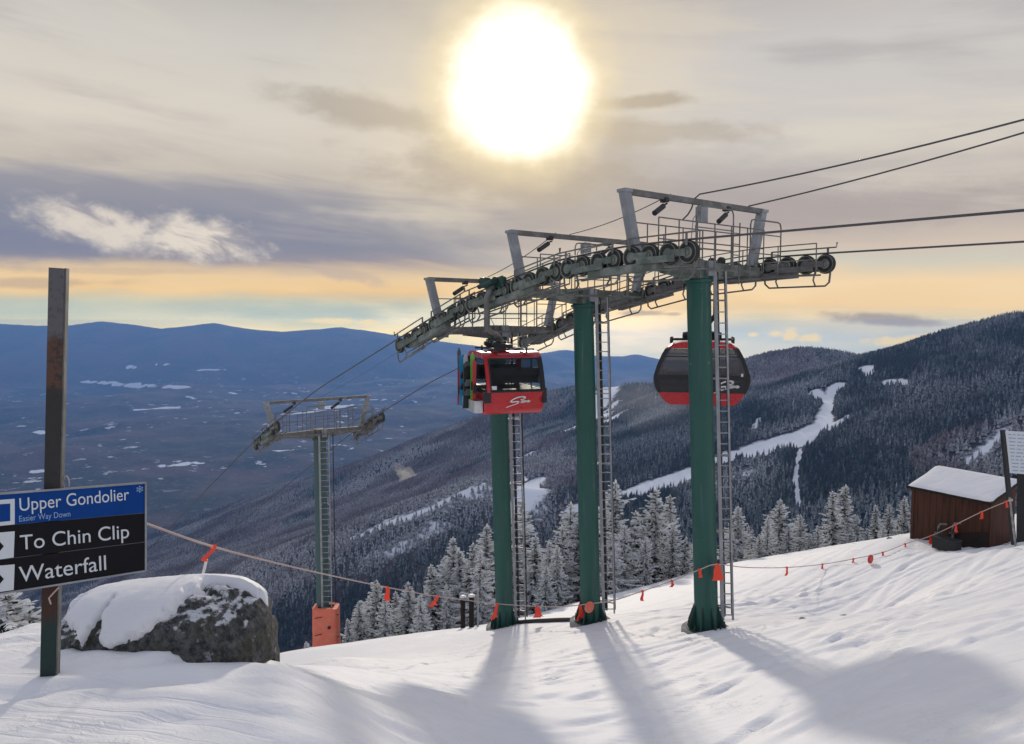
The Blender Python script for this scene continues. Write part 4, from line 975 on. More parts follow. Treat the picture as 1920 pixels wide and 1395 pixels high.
# ski rack on the red cabin's door side: pale baskets, and skis standing in them
def skis():
    root, P, HW, LX, WY = NC
    sy = -1; y = -HW - .21
    b = MB()
    for (x0, x1) in ((-1.18, -.10), (.0, 1.08)):
        for (yy) in (-HW - .03, -HW - .30): b.frame(P((x0 + x1) / 2, yy, -1.72), LX, WY, UP, x1 - x0, .02, .40)
        for x in (x0, x1): b.frame(P(x, -HW - .165, -1.72), LX, WY, UP, .02, .27, .40)
        b.frame(P((x0 + x1) / 2, -HW - .165, -1.91), LX, WY, UP, x1 - x0, .27, .02)
        for k in range(1, 5):
            x = x0 + (x1 - x0) * k / 5; b.frame(P(x, -HW - .315, -1.72), LX, WY, UP, .05, .012, .36)
    b.build('ski_basket', M['alu'], root)
    def ski(name, x, zt, zb, w, mat, label, cat, tilt=0., yo=0.):
        n = 14; vs = []; L = zt - zb; base = P(x, y + yo, zb)
        for i in range(n + 1):
            t = i / n; ww = w * (.5 + .12 * abs(2 * t - 1) ** 2); ww *= 1 if t < .9 else max(.25, math.sqrt(max(0, 1 - ((t - .9) / .1) ** 2)))
            c = P(x + tilt * (t - .2) - .5 * max(0, t - .86) ** 1.5, y + yo, zb + L * t)
            for dx, dy in ((-ww, -.008), (ww, -.008), (ww, .008), (-ww, .008)): vs.append(c + WY * dx + LX * dy)
        fs = [(i * 4 + j, i * 4 + (j + 1) % 4, (i + 1) * 4 + (j + 1) % 4, (i + 1) * 4 + j) for i in range(n) for j in range(4)] + [(3, 2, 1, 0), (n * 4, n * 4 + 1, n * 4 + 2, n * 4 + 3)]
        r_ = thing(name, base, label, cat, 'skis and boards racked on the red cabin')
        bb = MB(); bb.add(vs, fs); bb.build('deck', M[mat[0]], r_, 40)
        for t in ((.42,) if name == 'ski' else (.36, .58)):
            m = MB(); c = P(x + tilt * (t - .2) + .05, y + yo, zb + L * t); m.frame(c, LX, WY, UP, .09, w * .9, .26 if name == 'ski' else .14); m.frame(c + LX * .05 + UP * .1, LX, WY, UP, .06, w * .7, .1)
            m.build('binding', M[mat[1]], r_)
    ski('ski', -1.10, .14, -1.86, .12, ('skigrey', 'skired'), 'tall dark grey ski, outermost in the cabin\'s rack', 'ski', -.05, -.08)
    ski('ski', -.96, -.62, -1.86, .12, ('skired', 'blackplastic'), 'short red ski in the outermost slot of the cabin\'s rack', 'ski', .03, -.12)
    ski('snowboard', -.62, -.08, -1.86, .27, ('skiblue', 'blackplastic'), 'bright blue snowboard standing in the cabin\'s rack', 'snowboard', .06, -.05)
    ski('ski', -.36, -.06, -1.86, .13, ('skipale', 'blackplastic'), 'pale mint ski beside the blue snowboard in the rack', 'ski', -.05, -.03)
    ski('snowboard', -.02, -.28, -1.86, .28, ('skigrey', 'blackplastic'), 'dark grey snowboard at the middle of the cabin\'s rack', 'snowboard', .04, -.06)
    ski('snowboard', .30, -.42, -1.84, .30, ('blackplastic', 'skigrey'), 'black snowboard in the rack next to the green ski', 'snowboard', .02, -.10)
    ski('ski', .62, .03, -1.86, .14, ('skigreen', 'blackplastic'), 'lime green ski tall in the cabin\'s rack', 'ski', .05, -.04)
    ski('ski', .88, -.16, -1.86, .12, ('skired', 'blackplastic'), 'red ski nearest the cabin\'s corner pillar', 'ski', .02, -.04)
skis()

# ================================================================ trail sign
def trail_sign():
    pb = at(88, 1262, 8.4); pt = at(110, 503, 8.4)
    root = thing('trail_sign', pb, 'trail sign with one blue and two black panels on a tall rusty post', 'trail sign')
    b = MB(); b.bar(pb - UP * .5, pt, .150, .150, up=(0.25, -1, 0)); po = b.build('post', M['post'], root)
    b = MB(); b.bar(pb - UP * .5 + Vector((.080, .02, 0)), pt + Vector((.080, .02, 0)), .018, .10, up=(0.25, -1, 0)); b.build('post_edge', M['galvdark'], po)
    # board plane from its corners
    dr, dl = 8.92, 7.86
    TRp, TLp = at(272, 906, dr), at(-42, 930, dl); BRp, BLp = at(272, 1069, dr), at(-42, 1119, dl)
    ux = (TRp - TLp); ux.z *= .5; ux.normalize(); uz = Vector((0, 0, 1)); n = ux.cross(uz).normalized()
    if n.y > 0: n = -n
    def on(px, py, out=0.0):
        d = Vector(ray(px, py)); k = (TRp.dot(n)) / d.dot(n); return d * k + n * out
    def panel(pts, name, mat, th, out=0, par=root):
        b = MB(); q = [on(px, py, out) for px, py in pts]; b.prism(q, -n * th); return b.build(name, M[mat], par)
    # edges of the three boards, left and right
    def yl(x, a, c): return a + (c - a) * (x + 42) / 314
    rows = [(930, 989.5, 906, 961.5, 'signblue'), (990.5, 1054, 962.5, 1015.5, 'signblack'), (1055.5, 1119, 1017, 1069, 'signblack')]
    pn = []
    for (a0, a1, c0, c1, mt) in rows: pn.append(panel([(-42, a0), (272, c0), (272, c1), (-42, a1)], 'panel', mt, .025))
    b = MB(); e = [on(-43, 929, .004), on(273, 905, .004), on(273, 1070, .004), on(-43, 1120, .004)]
    b.bar(e[0], e[1], .02, .022, up=n); b.bar(e[1], e[2], .02, .022, up=n); b.bar(e[2] - UP * .0, e[3], .02, .014, up=n)
    b.build('edge_trim', M['galv'], root)
    b = MB()
    for (t_, k) in ((0.1, 1),): 
        for py in (945, 1000, 1060): b.bar(on(60, py, -.035), on(170, py - 8, -.035), .03, .05, up=n)
    b.bar(on(96, 930, -.05), on(96, 1100, -.05), .16, .03, up=n); b.build('bracket', M['darksteel'], root)
    # lettering
    def text(s_, x0, base0, x1, base1, cap, mat, par):
        cu = bpy.data.curves.new('lettering', 'FONT'); cu.body = s_; cu.extrude = .0015; cu.offset = .0
        o = bpy.data.objects.new('lettering', cu); COL.objects.link(o); bpy.context.view_layer.update()
        dg = bpy.context.evaluated_depsgraph_get(); me = bpy.data.meshes.new_from_object(o.evaluated_get(dg)); bpy.data.objects.remove(o); bpy.data.curves.remove(cu)
        co = np.empty(len(me.vertices) * 3, np.float32); me.vertices.foreach_get('co', co); co = co.reshape(-1, 3)
        p0, p1 = on(x0, base0, .004), on(x1, base1, .004); wid = (p1 - p0).length
        kx = wid / (co[:, 0].max() - co[:, 0].min()); ky = cap / .70
        dirx = (p1 - p0).normalized(); off = world_off(par); out = []
        for v in co: out.append(p0 + dirx * (v[0] - co[:, 0].min()) * kx + uz * v[1] * ky + n * v[2] - off)
        me.vertices.foreach_set('co', np.array([tuple(v) for v in out], np.float32).ravel()); me.materials.clear(); me.materials.append(M[mat]); me.update()
        ob = bpy.data.objects.new('lettering', me); COL.objects.link(ob); ob.parent = par
    mpp = 8.35 / F
    text('Upper Gondolier', 37, 958, 242, 937, 24.5 * mpp, 'signwhite', pn[0])
    text('Easier Way Down', 36, 978, 132, 968, 11 * mpp, 'signblue2', pn[0])
    text('To Chin Clip', 38, 1031, 242, 1008, 28 * mpp, 'signwhite', pn[1])
    text('Waterfall', 36, 1092, 199, 1068, 30 * mpp, 'signwhite', pn[2])
    # symbols: blue square in a white frame; white plates with a black diamond
    panel([(-32, 940), (27.5, 935), (27.5, 983), (-32, 989)], 'symbol', 'signwhite', .003, .004, pn[0])
    panel([(-24, 947), (19, 944), (19, 976.5), (-24, 981)], 'symbol', 'signblue', .003, .007, pn[0])
    for i, (y0, y1) in enumerate(((996, 1048), (1058, 1109))):
        panel([(-30, y0 + 5), (27.5, y0), (25.5, y1 - 3), (-30, y1 + 5)], 'symbol', 'signwhite', .003, .004, pn[i + 1])
        m_ = (y0 + y1) / 2 + 2; panel([(-30, m_ + 3), (-11, m_ - 20), (7, m_), (-11, m_ + 22)], 'symbol', 'signblack', .003, .007, pn[i + 1])
    b = MB(); c = on(262, 917, .004); r_ = .042
    for k in range(6):
        a = math.pi * k / 3 + .5; d = ux * math.cos(a) + uz * math.sin(a); b.bar(c, c + d * r_, .007, .004, up=n)
        for q in (-.9, .9): d2 = ux * math.cos(a + q) + uz * math.sin(a + q); b.bar(c + d * r_ * .55, c + d * r_ * .55 + d2 * r_ * .35, .006, .004, up=n)
    b.build('symbol', M['signblue2'], pn[0])
    # loop of cord tied to the post above the board, wire below
    b = MB(); c = at(124, 905, 8.45)
    b.tube([c + Vector((math.sin(t) * .035, 0, math.cos(t) * .075 - .0)) for t in np.linspace(-2.9, 2.9, 14)], .008, 6); b.tube([c - UP * .07, c - UP * .16 - Vector((.05, 0, 0))], .008, 5)
    c2 = at(100, 1112, 8.3); b.tube([c2 + Vector((.06, 0, .06)), c2, c2 + Vector((-.04, -.02, -.05)), c2 + Vector((-.02, -.02, -.12))], .009, 5)
    b.build('cord', M['fencerope'], root)
trail_sign()

# ================================================================ boulder under snow
def boulder():
    c = at(312, 1200, 10.15); gzc = gz(c.x, c.y)
    root = thing('boulder', (c.x, c.y, gzc), 'mossy grey boulder under a thick cap of snow beside the trail sign', 'boulder')
    # stations across the rock: (pixel x, top y, bottom y, half depth)
    st = [(86, 1196, 1222, .30), (108, 1148, 1224, .55), (128, 1128, 1224, .72), (165, 1114, 1226, .85), (210, 1107, 1228, .92), (260, 1103, 1230, .95), (310, 1099, 1236, .96), (360, 1095, 1246, .96), (405, 1095, 1254, .94), (445, 1100, 1262, .90),
          (472, 1110, 1264, .84), (493, 1124, 1264, .76), (508, 1152, 1260, .60), (521, 1205, 1256, .34)]
    st = [(86 + (q[0] - 86) * .955, q[1] + 9, q[2], q[3]) for q in st]
    Y0 = 10.1
    def rad_pt(u, v, snow):
        px = np.interp(u, [0, 1], [st[0][0], st[-1][0]]); xs = [q[0] for q in st]
        t, bt, hd = (np.interp(px, xs, [q[k] for q in st]) for k in (1, 2, 3))
        zt, zb = at(px, t, 10.0).z, at(px, bt, 9.3).z - .60 - .5 * max(0, u - .85) / .15
        a = 2 * math.pi * v; cx = at(px, 1200, 9.9).x
        e = 2.25; cy = math.copysign(abs(math.cos(a)) ** (2 / e), math.cos(a)); cz = math.copysign(abs(math.sin(a)) ** (2 / e), math.sin(a))
        return Vector((cx, Y0 + hd * cy, (zt + zb) / 2 + (zt - zb) / 2 * cz)), zt
    def snow_line(px, f1):     # how far down the near face the snow hangs, as a height
        py = np.interp(px, [86, 110, 150, 185, 205, 222, 240, 262, 300, 330, 355, 385, 410, 440, 475, 497, 521], [1222, 1204, 1196, 1222, 1234, 1186, 1222, 1236, 1216, 1190, 1172, 1150, 1140, 1136, 1136, 1140, 1165]) + 22 * f1
        return at(px, py, 9.25).z
    def skin(name, mats, snow):
        NU, NV = 170, 130; vs = []; fs = []
        for i in range(NU + 1):
            u = i / NU; px = 86 + u * 415
            for j in range(NV):
                p, zt = rad_pt(u, j / NV, snow); d = (p - Vector((p.x, Y0, zt - .55)))
                d = d.normalized() if d.length > 1e-4 else UP
                f1 = mnoise.fractal(p * 1.6, 0.9, 2.1, 5); v1 = mnoise.voronoi(p * 2.4)[0]; v2 = mnoise.voronoi(p * 6.0)[0]
                if not snow: p = p + d * (.05 * f1 + .17 * min(.6, v1[1] - v1[0]) + .06 * min(.6, v2[1] - v2[0]) - .10)
                else:
                    f2 = mnoise.fractal(p * 3.2, 0.9, 2.1, 4)
                    z0 = snow_line(px, .5 * f1 + .55 * f2 + .25 * mnoise.fractal(p * 9, .9, 2.1, 3)) if p.y < Y0 + .2 else zt - (.75 if u < .84 else .75 - .6 * min(1, (u - .84) / .12))
                    top = min(1, max(0, (p.z - z0) / .22)); k = top * top * (3 - 2 * top)
                    low = min(1, max(0, (zt - p.z) / .5))
                    p = p + d * (-.20 + .235 * k + .014 * f2 * k) + UP * (.05 * k * (1 - low))
                vs.append(p)
        for i in range(NU):
            for j in range(NV): fs.append((i * NV + j, i * NV + (j + 1) % NV, (i + 1) * NV + (j + 1) % NV, (i + 1) * NV + j))
        fs.append(tuple(range(NV - 1, -1, -1))); fs.append(tuple(range(NU * NV, NU * NV + NV)))
        b = MB(); b.add(vs, fs); return b.build(name, mats, root, 60)
    m = bpy.data.materials.new('mossy_rock'); m.use_nodes = True; t = NT(m.node_tree); b_ = m.node_tree.nodes['Principled BSDF']
    tc = t.n.new('ShaderNodeTexCoord'); v = tc.outputs['Object']; n1 = t.noise(v, 2.2, 7, .65); n2 = t.noise(v, 9, 6, .7); n3 = t.noise(v, 30, 4, .6)
    c_ = t.mix(t.maprange(n2, .35, .65), (.030, .031, .033), (.17, .168, .160)); c_ = t.mix(t.math('MULTIPLY', t.maprange(n1, .50, .62), .6), c_, (.070, .072, .036))
    c_ = t.mix(t.math('MULTIPLY', t.maprange(n1, .40, .33), .6), c_, (.105, .062, .040))
    geo = t.n.new('ShaderNodeNewGeometry'); sp = t.n.new('ShaderNodeSeparateXYZ'); t.link(geo.outputs['Normal'], sp.inputs[0])
    c_ = t.mix(t.math('MULTIPLY', t.maprange(t.noise(v, 5.5, 6, .75), .58, .66), .6), c_, (.55, .56, .58))
    c_ = t.mix(t.maprange(t.math('ADD', sp.outputs[2], t.math('MULTIPLY', t.math('SUBTRACT', n2, .5), 0.9)), .80, .98), c_, (.80, .81, .84))
    t.link(c_, b_.inputs['Base Color']); b_.inputs['Roughness'].default_value = .85
    bp = t.n.new('ShaderNodeBump'); bp.inputs['Strength'].default_value = 1.0; bp.inputs['Distance'].default_value = .09
    t.link(t.math('ADD', n2, t.math('MULTIPLY', n3, .4)), bp.inputs['Height']); t.link(bp.outputs[0], b_.inputs['Normal'])
    skin('rock', m, False); skin('snow_cap', M['snow'], True)
boulder()

# ================================================================ shed
def shed():
    A, B = at(1707, 1009, 32.5), at(1853, 1027, 29.6)
    EA, EB = at(1707, 915, 32.5), at(1855, 942, 29.6)
    fx = Vector((B.x - A.x, B.y - A.y, 0)).normalized(); bk = Vector((-fx.y, fx.x, 0)); bk = bk if bk.dot(Vector((.6, .4, 0))) > 0 else -bk
    D = 1.75; ez = (EA.z + EB.z) / 2; rise = .62; zb = min(A.z, B.z) - .5
    root = thing('shed', (A.x, A.y, A.z), 'brown wooden shed with a snowy sloping roof at the edge of the slope', 'shed')
    a = Vector((A.x, A.y, 0)); b0 = Vector((B.x, B.y, 0))
    b = MB(); P = [a, b0, b0 + bk * D, a + bk * D]; hs = [ez, ez, ez + rise, ez + rise]
    vs = [p + UP * zb for p in P] + [p + UP * h for p, h in zip(P, hs)]
    b.add(vs, [(0, 1, 5, 4), (1, 2, 6, 5), (2, 3, 7, 6), (3, 0, 4, 7), (3, 2, 1, 0), (4, 5, 6, 7)]); b.build('wall', M['shed'], root)
    b = MB()
    L = (b0 - a).length
    for k in range(1, 12): p = a.lerp(b0, k / 12) - bk * .012; b.bar(p + UP * zb, p + UP * (ez - .04), .025, .008, up=bk)
    for p in (a - bk * .02 + fx * .06, b0 - bk * .02 - fx * .06): b.bar(p + UP * zb, p + UP * (ez - .03), .12, .03, up=bk)
    p = b0 + fx * .02 + bk * .06; b.bar(p + UP * zb, p + UP * (ez + .02), .03, .12, up=bk)
    b.build('battens', M['shed'], root)
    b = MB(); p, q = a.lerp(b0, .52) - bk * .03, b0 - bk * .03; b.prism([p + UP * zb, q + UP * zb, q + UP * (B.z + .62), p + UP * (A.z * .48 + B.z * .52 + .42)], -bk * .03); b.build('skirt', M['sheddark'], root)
    o = .16; R = [a - fx * o - bk * o, b0 + fx * o - bk * o, b0 + fx * o + bk * (D + o), a - fx * o + bk * (D + o)]; sl = rise / D; hr = [ez - o * sl, ez - o * sl, ez + (D + o) * sl, ez + (D + o) * sl]
    b = MB(); b.prism([p + UP * (h + .02) for p, h in zip(R, hr)], UP * .09); b.build('roof', M['sheddark'], root)
    b = MB(); nx, ny = 26, 14; vs = []; fs = []
    for j in range(ny + 1):
        for i in range(nx + 1):
            u, v = i / nx, j / ny; p = (R[0].lerp(R[1], u)).lerp(R[3].lerp(R[2], u), v); h = hr[0] + (hr[2] - hr[0]) * v
            ed = min(u, 1 - u, v, 1 - v); th = .10 + .045 * min(1, ed / .06) + .025 * mnoise.noise(p * 1.4)
            if ed == 0: th = .10
            vs.append(p + UP * (h + th))
    for j in range(ny):
        for i in range(nx): q = j * (nx + 1) + i; fs.append((q, q + 1, q + nx + 2, q + nx + 1))
    b.add(vs, fs); b.build('snow_cover', M['snow'], root, 60)
    return fx, bk
FX, BK = shed()
# snow gun hydrant and a dark crate in front of it
def hydrant(px, py, d, label, hs=1.0):
    p = at(px, py, d); p.z = gz(p.x, p.y); r_ = thing('hydrant', p, label, 'hydrant', 'snowmaking hydrants')
    b = MB(); b.tube([p - UP * .2, p + UP * .75 * hs, p + UP * .86 * hs + Vector((.06, 0, 0)), p + UP * .88 * hs + Vector((.28, -.1, 0))], .05, 8); b.tube([p + UP * .5 * hs - Vector((.14, 0, 0)), p + UP * .5 * hs + Vector((.14, 0, 0))], .045, 8); b.build('pipe', M['galvdark'], r_, 40)
    b = MB(); b.lathe(p + UP * .62 * hs + Vector((0, -.1, 0)), (0, -1, 0), [(0, .10), (.03, .10)], 14); b.tube([p + UP * .62 * hs, p + UP * .62 * hs + Vector((0, -.12, 0))], .02, 6); b.build('valve_wheel', M['darksteel'], r_)
hydrant(1759, 1014, 31.0, 'weathered hydrant with a round valve before the shed\'s left half'); hydrant(1786, 1016, 30.7, 'hydrant with a bent outlet pipe before the shed\'s middle', 1.1)
def crate():
    p = at(1775, 1018, 30.0); p.z = gz(p.x, p.y); r_ = thing('crate', p, 'low black crate on the snow under the hydrants by the shed', 'crate')
    b = MB(); b.frame(p + UP * .22, FX, BK, UP, .95, .42, .44); b.build('body', M['blackplastic'], r_)
    b = MB(); b.frame(p + UP * .46, FX, BK, UP, 1.0, .47, .05); b.build('lid', M['darksteel'], r_)
crate()

# ================================================================ trail map board at the right edge
def map_board():
    d = 27.5; p1b = at(1904, 1022, d); p1t = at(1880, 806, d); p2b = at(1917, 1000, d + .6)
    root = thing('trail_map', p1b, 'pale trail map board on dark posts beside the shed', 'trail map')
    b = MB(); b.bar(p1b - UP * .4, p1t, .13, .13); b.build('post', M['blackplastic'], root)
    b = MB(); q = at(1917, 880, d + .5); b.bar(p2b - UP * .6, q, .28, .2); b.build('post', M['blackplastic'], root)
    e = Vector((.93, -.36, 0)).normalized(); n = Vector((-.36, -.93, 0))
    tl, bl = at(1884, 808, d - .06), at(1893, 887, d - .06)
    b = MB(); Q = [tl, tl + e * 1.9 - UP * .02, bl + e * 1.9 - UP * .02, bl]; b.prism(Q, -n * .05); bd = b.build('board', M['signwhite'], root)
    b = MB()
    for k in range(11):
        t = .08 + .085 * k; s0 = tl.lerp(bl, t) + e * .10 + n * .004; ln = 1.5 - .5 * ((k * 37) % 10) / 10; x = 0
        while x < ln:
            w = .08 + .16 * ((k * 13 + int(x * 100)) % 7) / 7; b.bar(s0 + e * x, s0 + e * (x + w), .035, .004, up=n); x += w + .06
    b.build('map_lines', M['signblue2'], bd)
map_board()
def pole():
    p, q = at(1906, 1020, 27.2), at(1893, 938, 27.2); r_ = thing('rope_pole', p, 'thin tan pole holding the end of the flagged rope by the shed', 'pole')
    b = MB(); b.tube([p - UP * .3, q + UP * .1], .035, 8); b.build('shaft', M['concrete'], r_, 40); b = MB(); b.tube([q + Vector((-.06, -.05, 0)), q + Vector((.06, -.05, .03))], .05, 8); b.build('knot', M['fencerope'], r_)
pole()

# ================================================================ boundary rope, flags and discs
RPTS = [(272, 981, 8.95), (400, 1025, 11.5), (520, 1056, 14.6), (620, 1079, 17.5), (725, 1101, 20.5), (820, 1118, 23.3), (932, 1132, 27.9), (1007, 1137, 26.8), (1060, 1137, 25.6), (1105, 1132, 24.6), (1150, 1126, 24.2),
        (1205, 1108, 23.4), (1260, 1089, 22.4), (1312, 1068, 21.0), (1345, 1058, 21.0), (1400, 1064, 24), (1475, 1064, 28), (1542, 1058, 31), (1600, 1048, 32.3), (1655, 1036, 32.6), (1697, 1020, 31.8), (1745, 1005, 30.6), (1793, 983, 29.5), (1840, 960, 28.4), (1893, 938, 27.2)]
def spline(P, k=5):
    out = []
    for i in range(len(P) - 1):
        p0, p1, p2, p3 = P[max(i - 1, 0)], P[i], P[i + 1], P[min(i + 2, len(P) - 1)]
        for j in range(k):
            t = j / k; out.append(.5 * (2 * p1 + (p2 - p0) * t + (2 * p0 - 5 * p1 + 4 * p2 - p3) * t * t + (3 * p1 - p0 - 3 * p2 + p3) * t ** 3))
    return out + [P[-1]]
def near_hit(px, py):
    r = ray(px, py); ds = np.linspace(6, 60, 1100); g = ground(r[0] / r[1] * ds, ds) > r[2] / r[1] * ds
    return ds[int(np.argmax(g))] if g.any() else 1e9
def rope_at(px, py, d): return at(px, py, min(d, near_hit(px, py) * .985))
RP3 = spline([rope_at(*p) for p in RPTS])
rope('boundary_rope', RP3, .016, 'pale rope strung from the trail sign past the towers to the shed', 'rope', None, 'fencerope', 6)
def near_rope(px):
    return min(RP3, key=lambda p: abs((p.x / p.y) - ray(px, 1060)[0] / ray(px, 1060)[1]))
def flag(px, length, sway, label, split=True, tail=False, w=.05):
    p = near_rope(px); r_ = thing('rope_flag', p, label, 'flag', 'orange flags tied along the rope')
    def strip(x0, ln, ww, sw, ph):
        b = MB(); n = 8; vs = []
        for i in range(n + 1):
            t = i / n; c = p + Vector((x0 + sw * t + .05 * math.sin(t * 5 + ph) * t, -.02 + .04 * math.sin(t * 4 + ph), -ln * t)); hw = ww * (.5 + .6 * t)
            for dx, dy in ((-hw, 0), (hw, .02 * math.sin(ph + t * 3)), (hw, .006 + .02 * math.sin(ph + t * 3)), (-hw, .006)): vs.append(c + Vector((dx, dy, 0)))
        fs = [(i * 4 + j, i * 4 + (j + 1) % 4, (i + 1) * 4 + (j + 1) % 4, (i + 1) * 4 + j) for i in range(n) for j in range(4)] + [(3, 2, 1, 0), (n * 4, n * 4 + 1, n * 4 + 2, n * 4 + 3)]
        b.add(vs, fs); return b
    strip(0, length, w, sway, px % 7).build('ribbon', M['flag'], r_)
    if split: strip(.02, length * .85, w * .8, sway - .12 * length * (1 if px % 2 else -1), px % 5 + 1).build('ribbon', M['flag'], r_)
    b = MB(); b.tube([p - Vector((.04, 0, 0)), p + Vector((.04, 0, 0))], .035, 8); b.build('knot', M['flag'], r_, 40)
    if tail:
        b = MB(); a = p + Vector((sway, -.02, -length * .9)); b.tube([a, a + Vector((-.03, 0, -.12)), a + Vector((-.07, 0, -.26))], .022, 6); b.build('tail', M['white'], r_)
FL = [(400, .21, -.10, 'orange flag with a white tail hanging nearest the trail sign', False, True, .045), (722, .36, .06, 'orange flag hanging in front of the spruce left of centre', False, False, .08),
      (826, .32, -.16, 'orange flag blown sideways between the lone tower and the red cabin\'s tower', True, False, .08), (936, .60, -.16, 'split orange flag hanging against the foot of the tower under the red cabin', True, False, .08),
      (1006, .42, .02, 'wide double orange flag hanging between the two towers with snow below', True, False, .13), (1084, .55, .0, 'orange flag just left of the round orange disc', True, False, .07),
      (1205, .30, .0, 'small faded orange flag on the rope right of the disc', False, False, .05), (1258, .2, .0, 'small orange flag just left of the tallest tower, low over the snow', False, False, .05), (1313, .24, .0, 'small orange flag in front of the tallest tower\'s mast', True, False, .05),
      (1341, .48, .0, 'bright orange flag tied to the ladder of the tallest tower', False, False, .14), (1475, .32, .0, 'small orange flag on the rope over open snow, first right of the ladder', False, False, .05), (1542, .24, .0, 'small orange flag over open snow left of the red disc', False, False, .05),
      (1604, .22, .0, 'faint orange flag close to the left of the red disc', False, False, .05), (1655, .30, .0, 'small orange flag close to the right of the red disc', False, False, .06), (1697, .36, .0, 'orange flag at the left corner of the shed', False, False, .05),
      (1745, .34, .0, 'orange flag low in front of the shed beside the hydrant', True, False, .07), (1793, .30, .0, 'orange flag against the middle of the shed', False, False, .06), (1838, .28, .0, 'orange flag against the shed\'s right half', False, False, .06), (1880, .22, .05, 'orange flag near the rope pole at the shed\'s right corner', False, False, .05)]
for f_ in FL: flag(*f_)
def disc(px, py, d, rx, label, mat):
    p = rope_at(px, py + 6, d) + UP * .08; r_ = thing('marker_disc', p, label, 'marker disc'); b = MB(); b.lathe(p, (.55, -.83, 0), [(-.015, rx), (.015, rx)], 26); b.build('plate', M[mat], r_, 40)
    b = MB(); b.lathe(p + Vector((.011, -.017, 0)), (.55, -.83, 0), [(0, rx * .5), (.004, rx * .5)], 20); b.build('centre', M['orange'] if mat == 'orange' else M['flag'], r_, 40)
disc(1105, 1137, 24.4, .19, 'round orange disc hanging at the foot of the middle tower', 'orange'); disc(1632, 1046, 32.3, .18, 'round red disc hanging on the rope above open snow', 'skired')

# hose along the edge, hydrant posts among the trees, stakes and stones
def hose():
    P = []
    for k in range(13):
        t = k / 12; q = at(972 + (1082 - 972) * t, 1160 - 24 * t - 3 * math.sin(t * 3.1), 28.6 - 2.8 * t); q.z = gz(q.x, q.y) + .07; P.append(q)
    b = MB(); b.tube(P, .075, 8); o = b.build('hose', M['blackplastic'], None, 60, loc=P[0]); tag(o, 'thick black hose lying on the snow between the two towers', 'hose')
hose()
def post(px, ptop, pbot, d, r, label, mat, cat='post', group='posts at the slope edge'):
    p, q = at(px, pbot, d), at(px, ptop, d); r_ = thing('marker_post', p, label, cat, group); b = MB(); b.tube([p - UP * 1.2, q], r, 10); b.build('shaft', M[mat], r_, 40); b = MB(); b.lathe(q, UP, [(0, r * 1.3), (.06, r * 1.3), (.09, r * .6)], 10); b.build('cap', M['white'] if mat != 'galv' else M['galv'], r_)
post(868, 1120, 1176, 33.6, .11, 'dark snow topped post left of the red cabin\'s tower', 'sheddark'); post(884, 1118, 1178, 33.2, .12, 'dark post between its twin and the thin pale stake', 'sheddark'); post(896, 1108, 1172, 33.0, .05, 'thin pale stake just left of the red cabin\'s tower foot', 'galv')
def stone(px, py, d, r, label):
    p = at(px, py, d); p.z = gz(p.x, p.y); b = MB(); n, k = 7, 10; vs = []; fs = []
    for i in range(n + 1):
        for j in range(k):
            a, e = 2 * math.pi * j / k, math.pi * (i / n - .5); v = Vector((math.cos(a) * math.cos(e) * 1.3, math.sin(a) * math.cos(e), math.sin(e) * .7)); v *= 1 + .35 * mnoise.noise(v * 1.7 + p); vs.append(p + v * r + UP * r * .2)
    for i in range(n):
        for j in range(k): fs.append((i * k + j, i * k + (j + 1) % k, (i + 1) * k + (j + 1) % k, (i + 1) * k + j))
    b.add(vs, fs); tag(b.build('stone', M['concrete'], None, 60, loc=p), label, 'stone', 'loose stones on the snow')
stone(1585, 1128, 24, .16, 'dirty lump of rock on the open snow, larger of two'); stone(1505, 1150, 23, .09, 'small lump of rock on the snow left of the larger one'); stone(1668, 1017, 36, .12, 'dark stone at the slope edge left of the shed')  # small rocks and dirt lumps lying on the snow

# ================================================================ frosted spruces along the edge
def needle_mat():
    m = bpy.data.materials.new('frosted_needles'); m.use_nodes = True; t = NT(m.node_tree); nt = m.node_tree; nt.nodes.clear()
    out = t.n.new('ShaderNodeOutputMaterial'); at_ = t.n.new('ShaderNodeAttribute'); at_.attribute_name = 'rime'
    tc = t.n.new('ShaderNodeTexCoord'); n = t.noise(tc.outputs['Object'], 5.0, 4, .65); oi = t.n.new('ShaderNodeObjectInfo')
    f = t.math('ADD', at_.outputs['Fac'], t.math('ADD', t.math('MULTIPLY', t.math('SUBTRACT', n, .5), .7), t.math('MULTIPLY', t.math('SUBTRACT', oi.outputs['Random'], .5), .25)))
    c = t.mix(t.maprange(f, .25, .75), t.mix(n, (.020, .034, .024), (.050, .060, .042)), (.80, .81, .82))
    d = t.n.new('ShaderNodeBsdfDiffuse'); tr = t.n.new('ShaderNodeBsdfTranslucent'); mx = t.n.new('ShaderNodeMixShader'); mx.inputs[0].default_value = .35
    t.link(c, d.inputs[0]); t.link(c, tr.inputs[0]); t.link(d.outputs[0], mx.inputs[1]); t.link(tr.outputs[0], mx.inputs[2]); t.link(mx.outputs[0], out.inputs[0]); return m
M['needles'] = needle_mat()
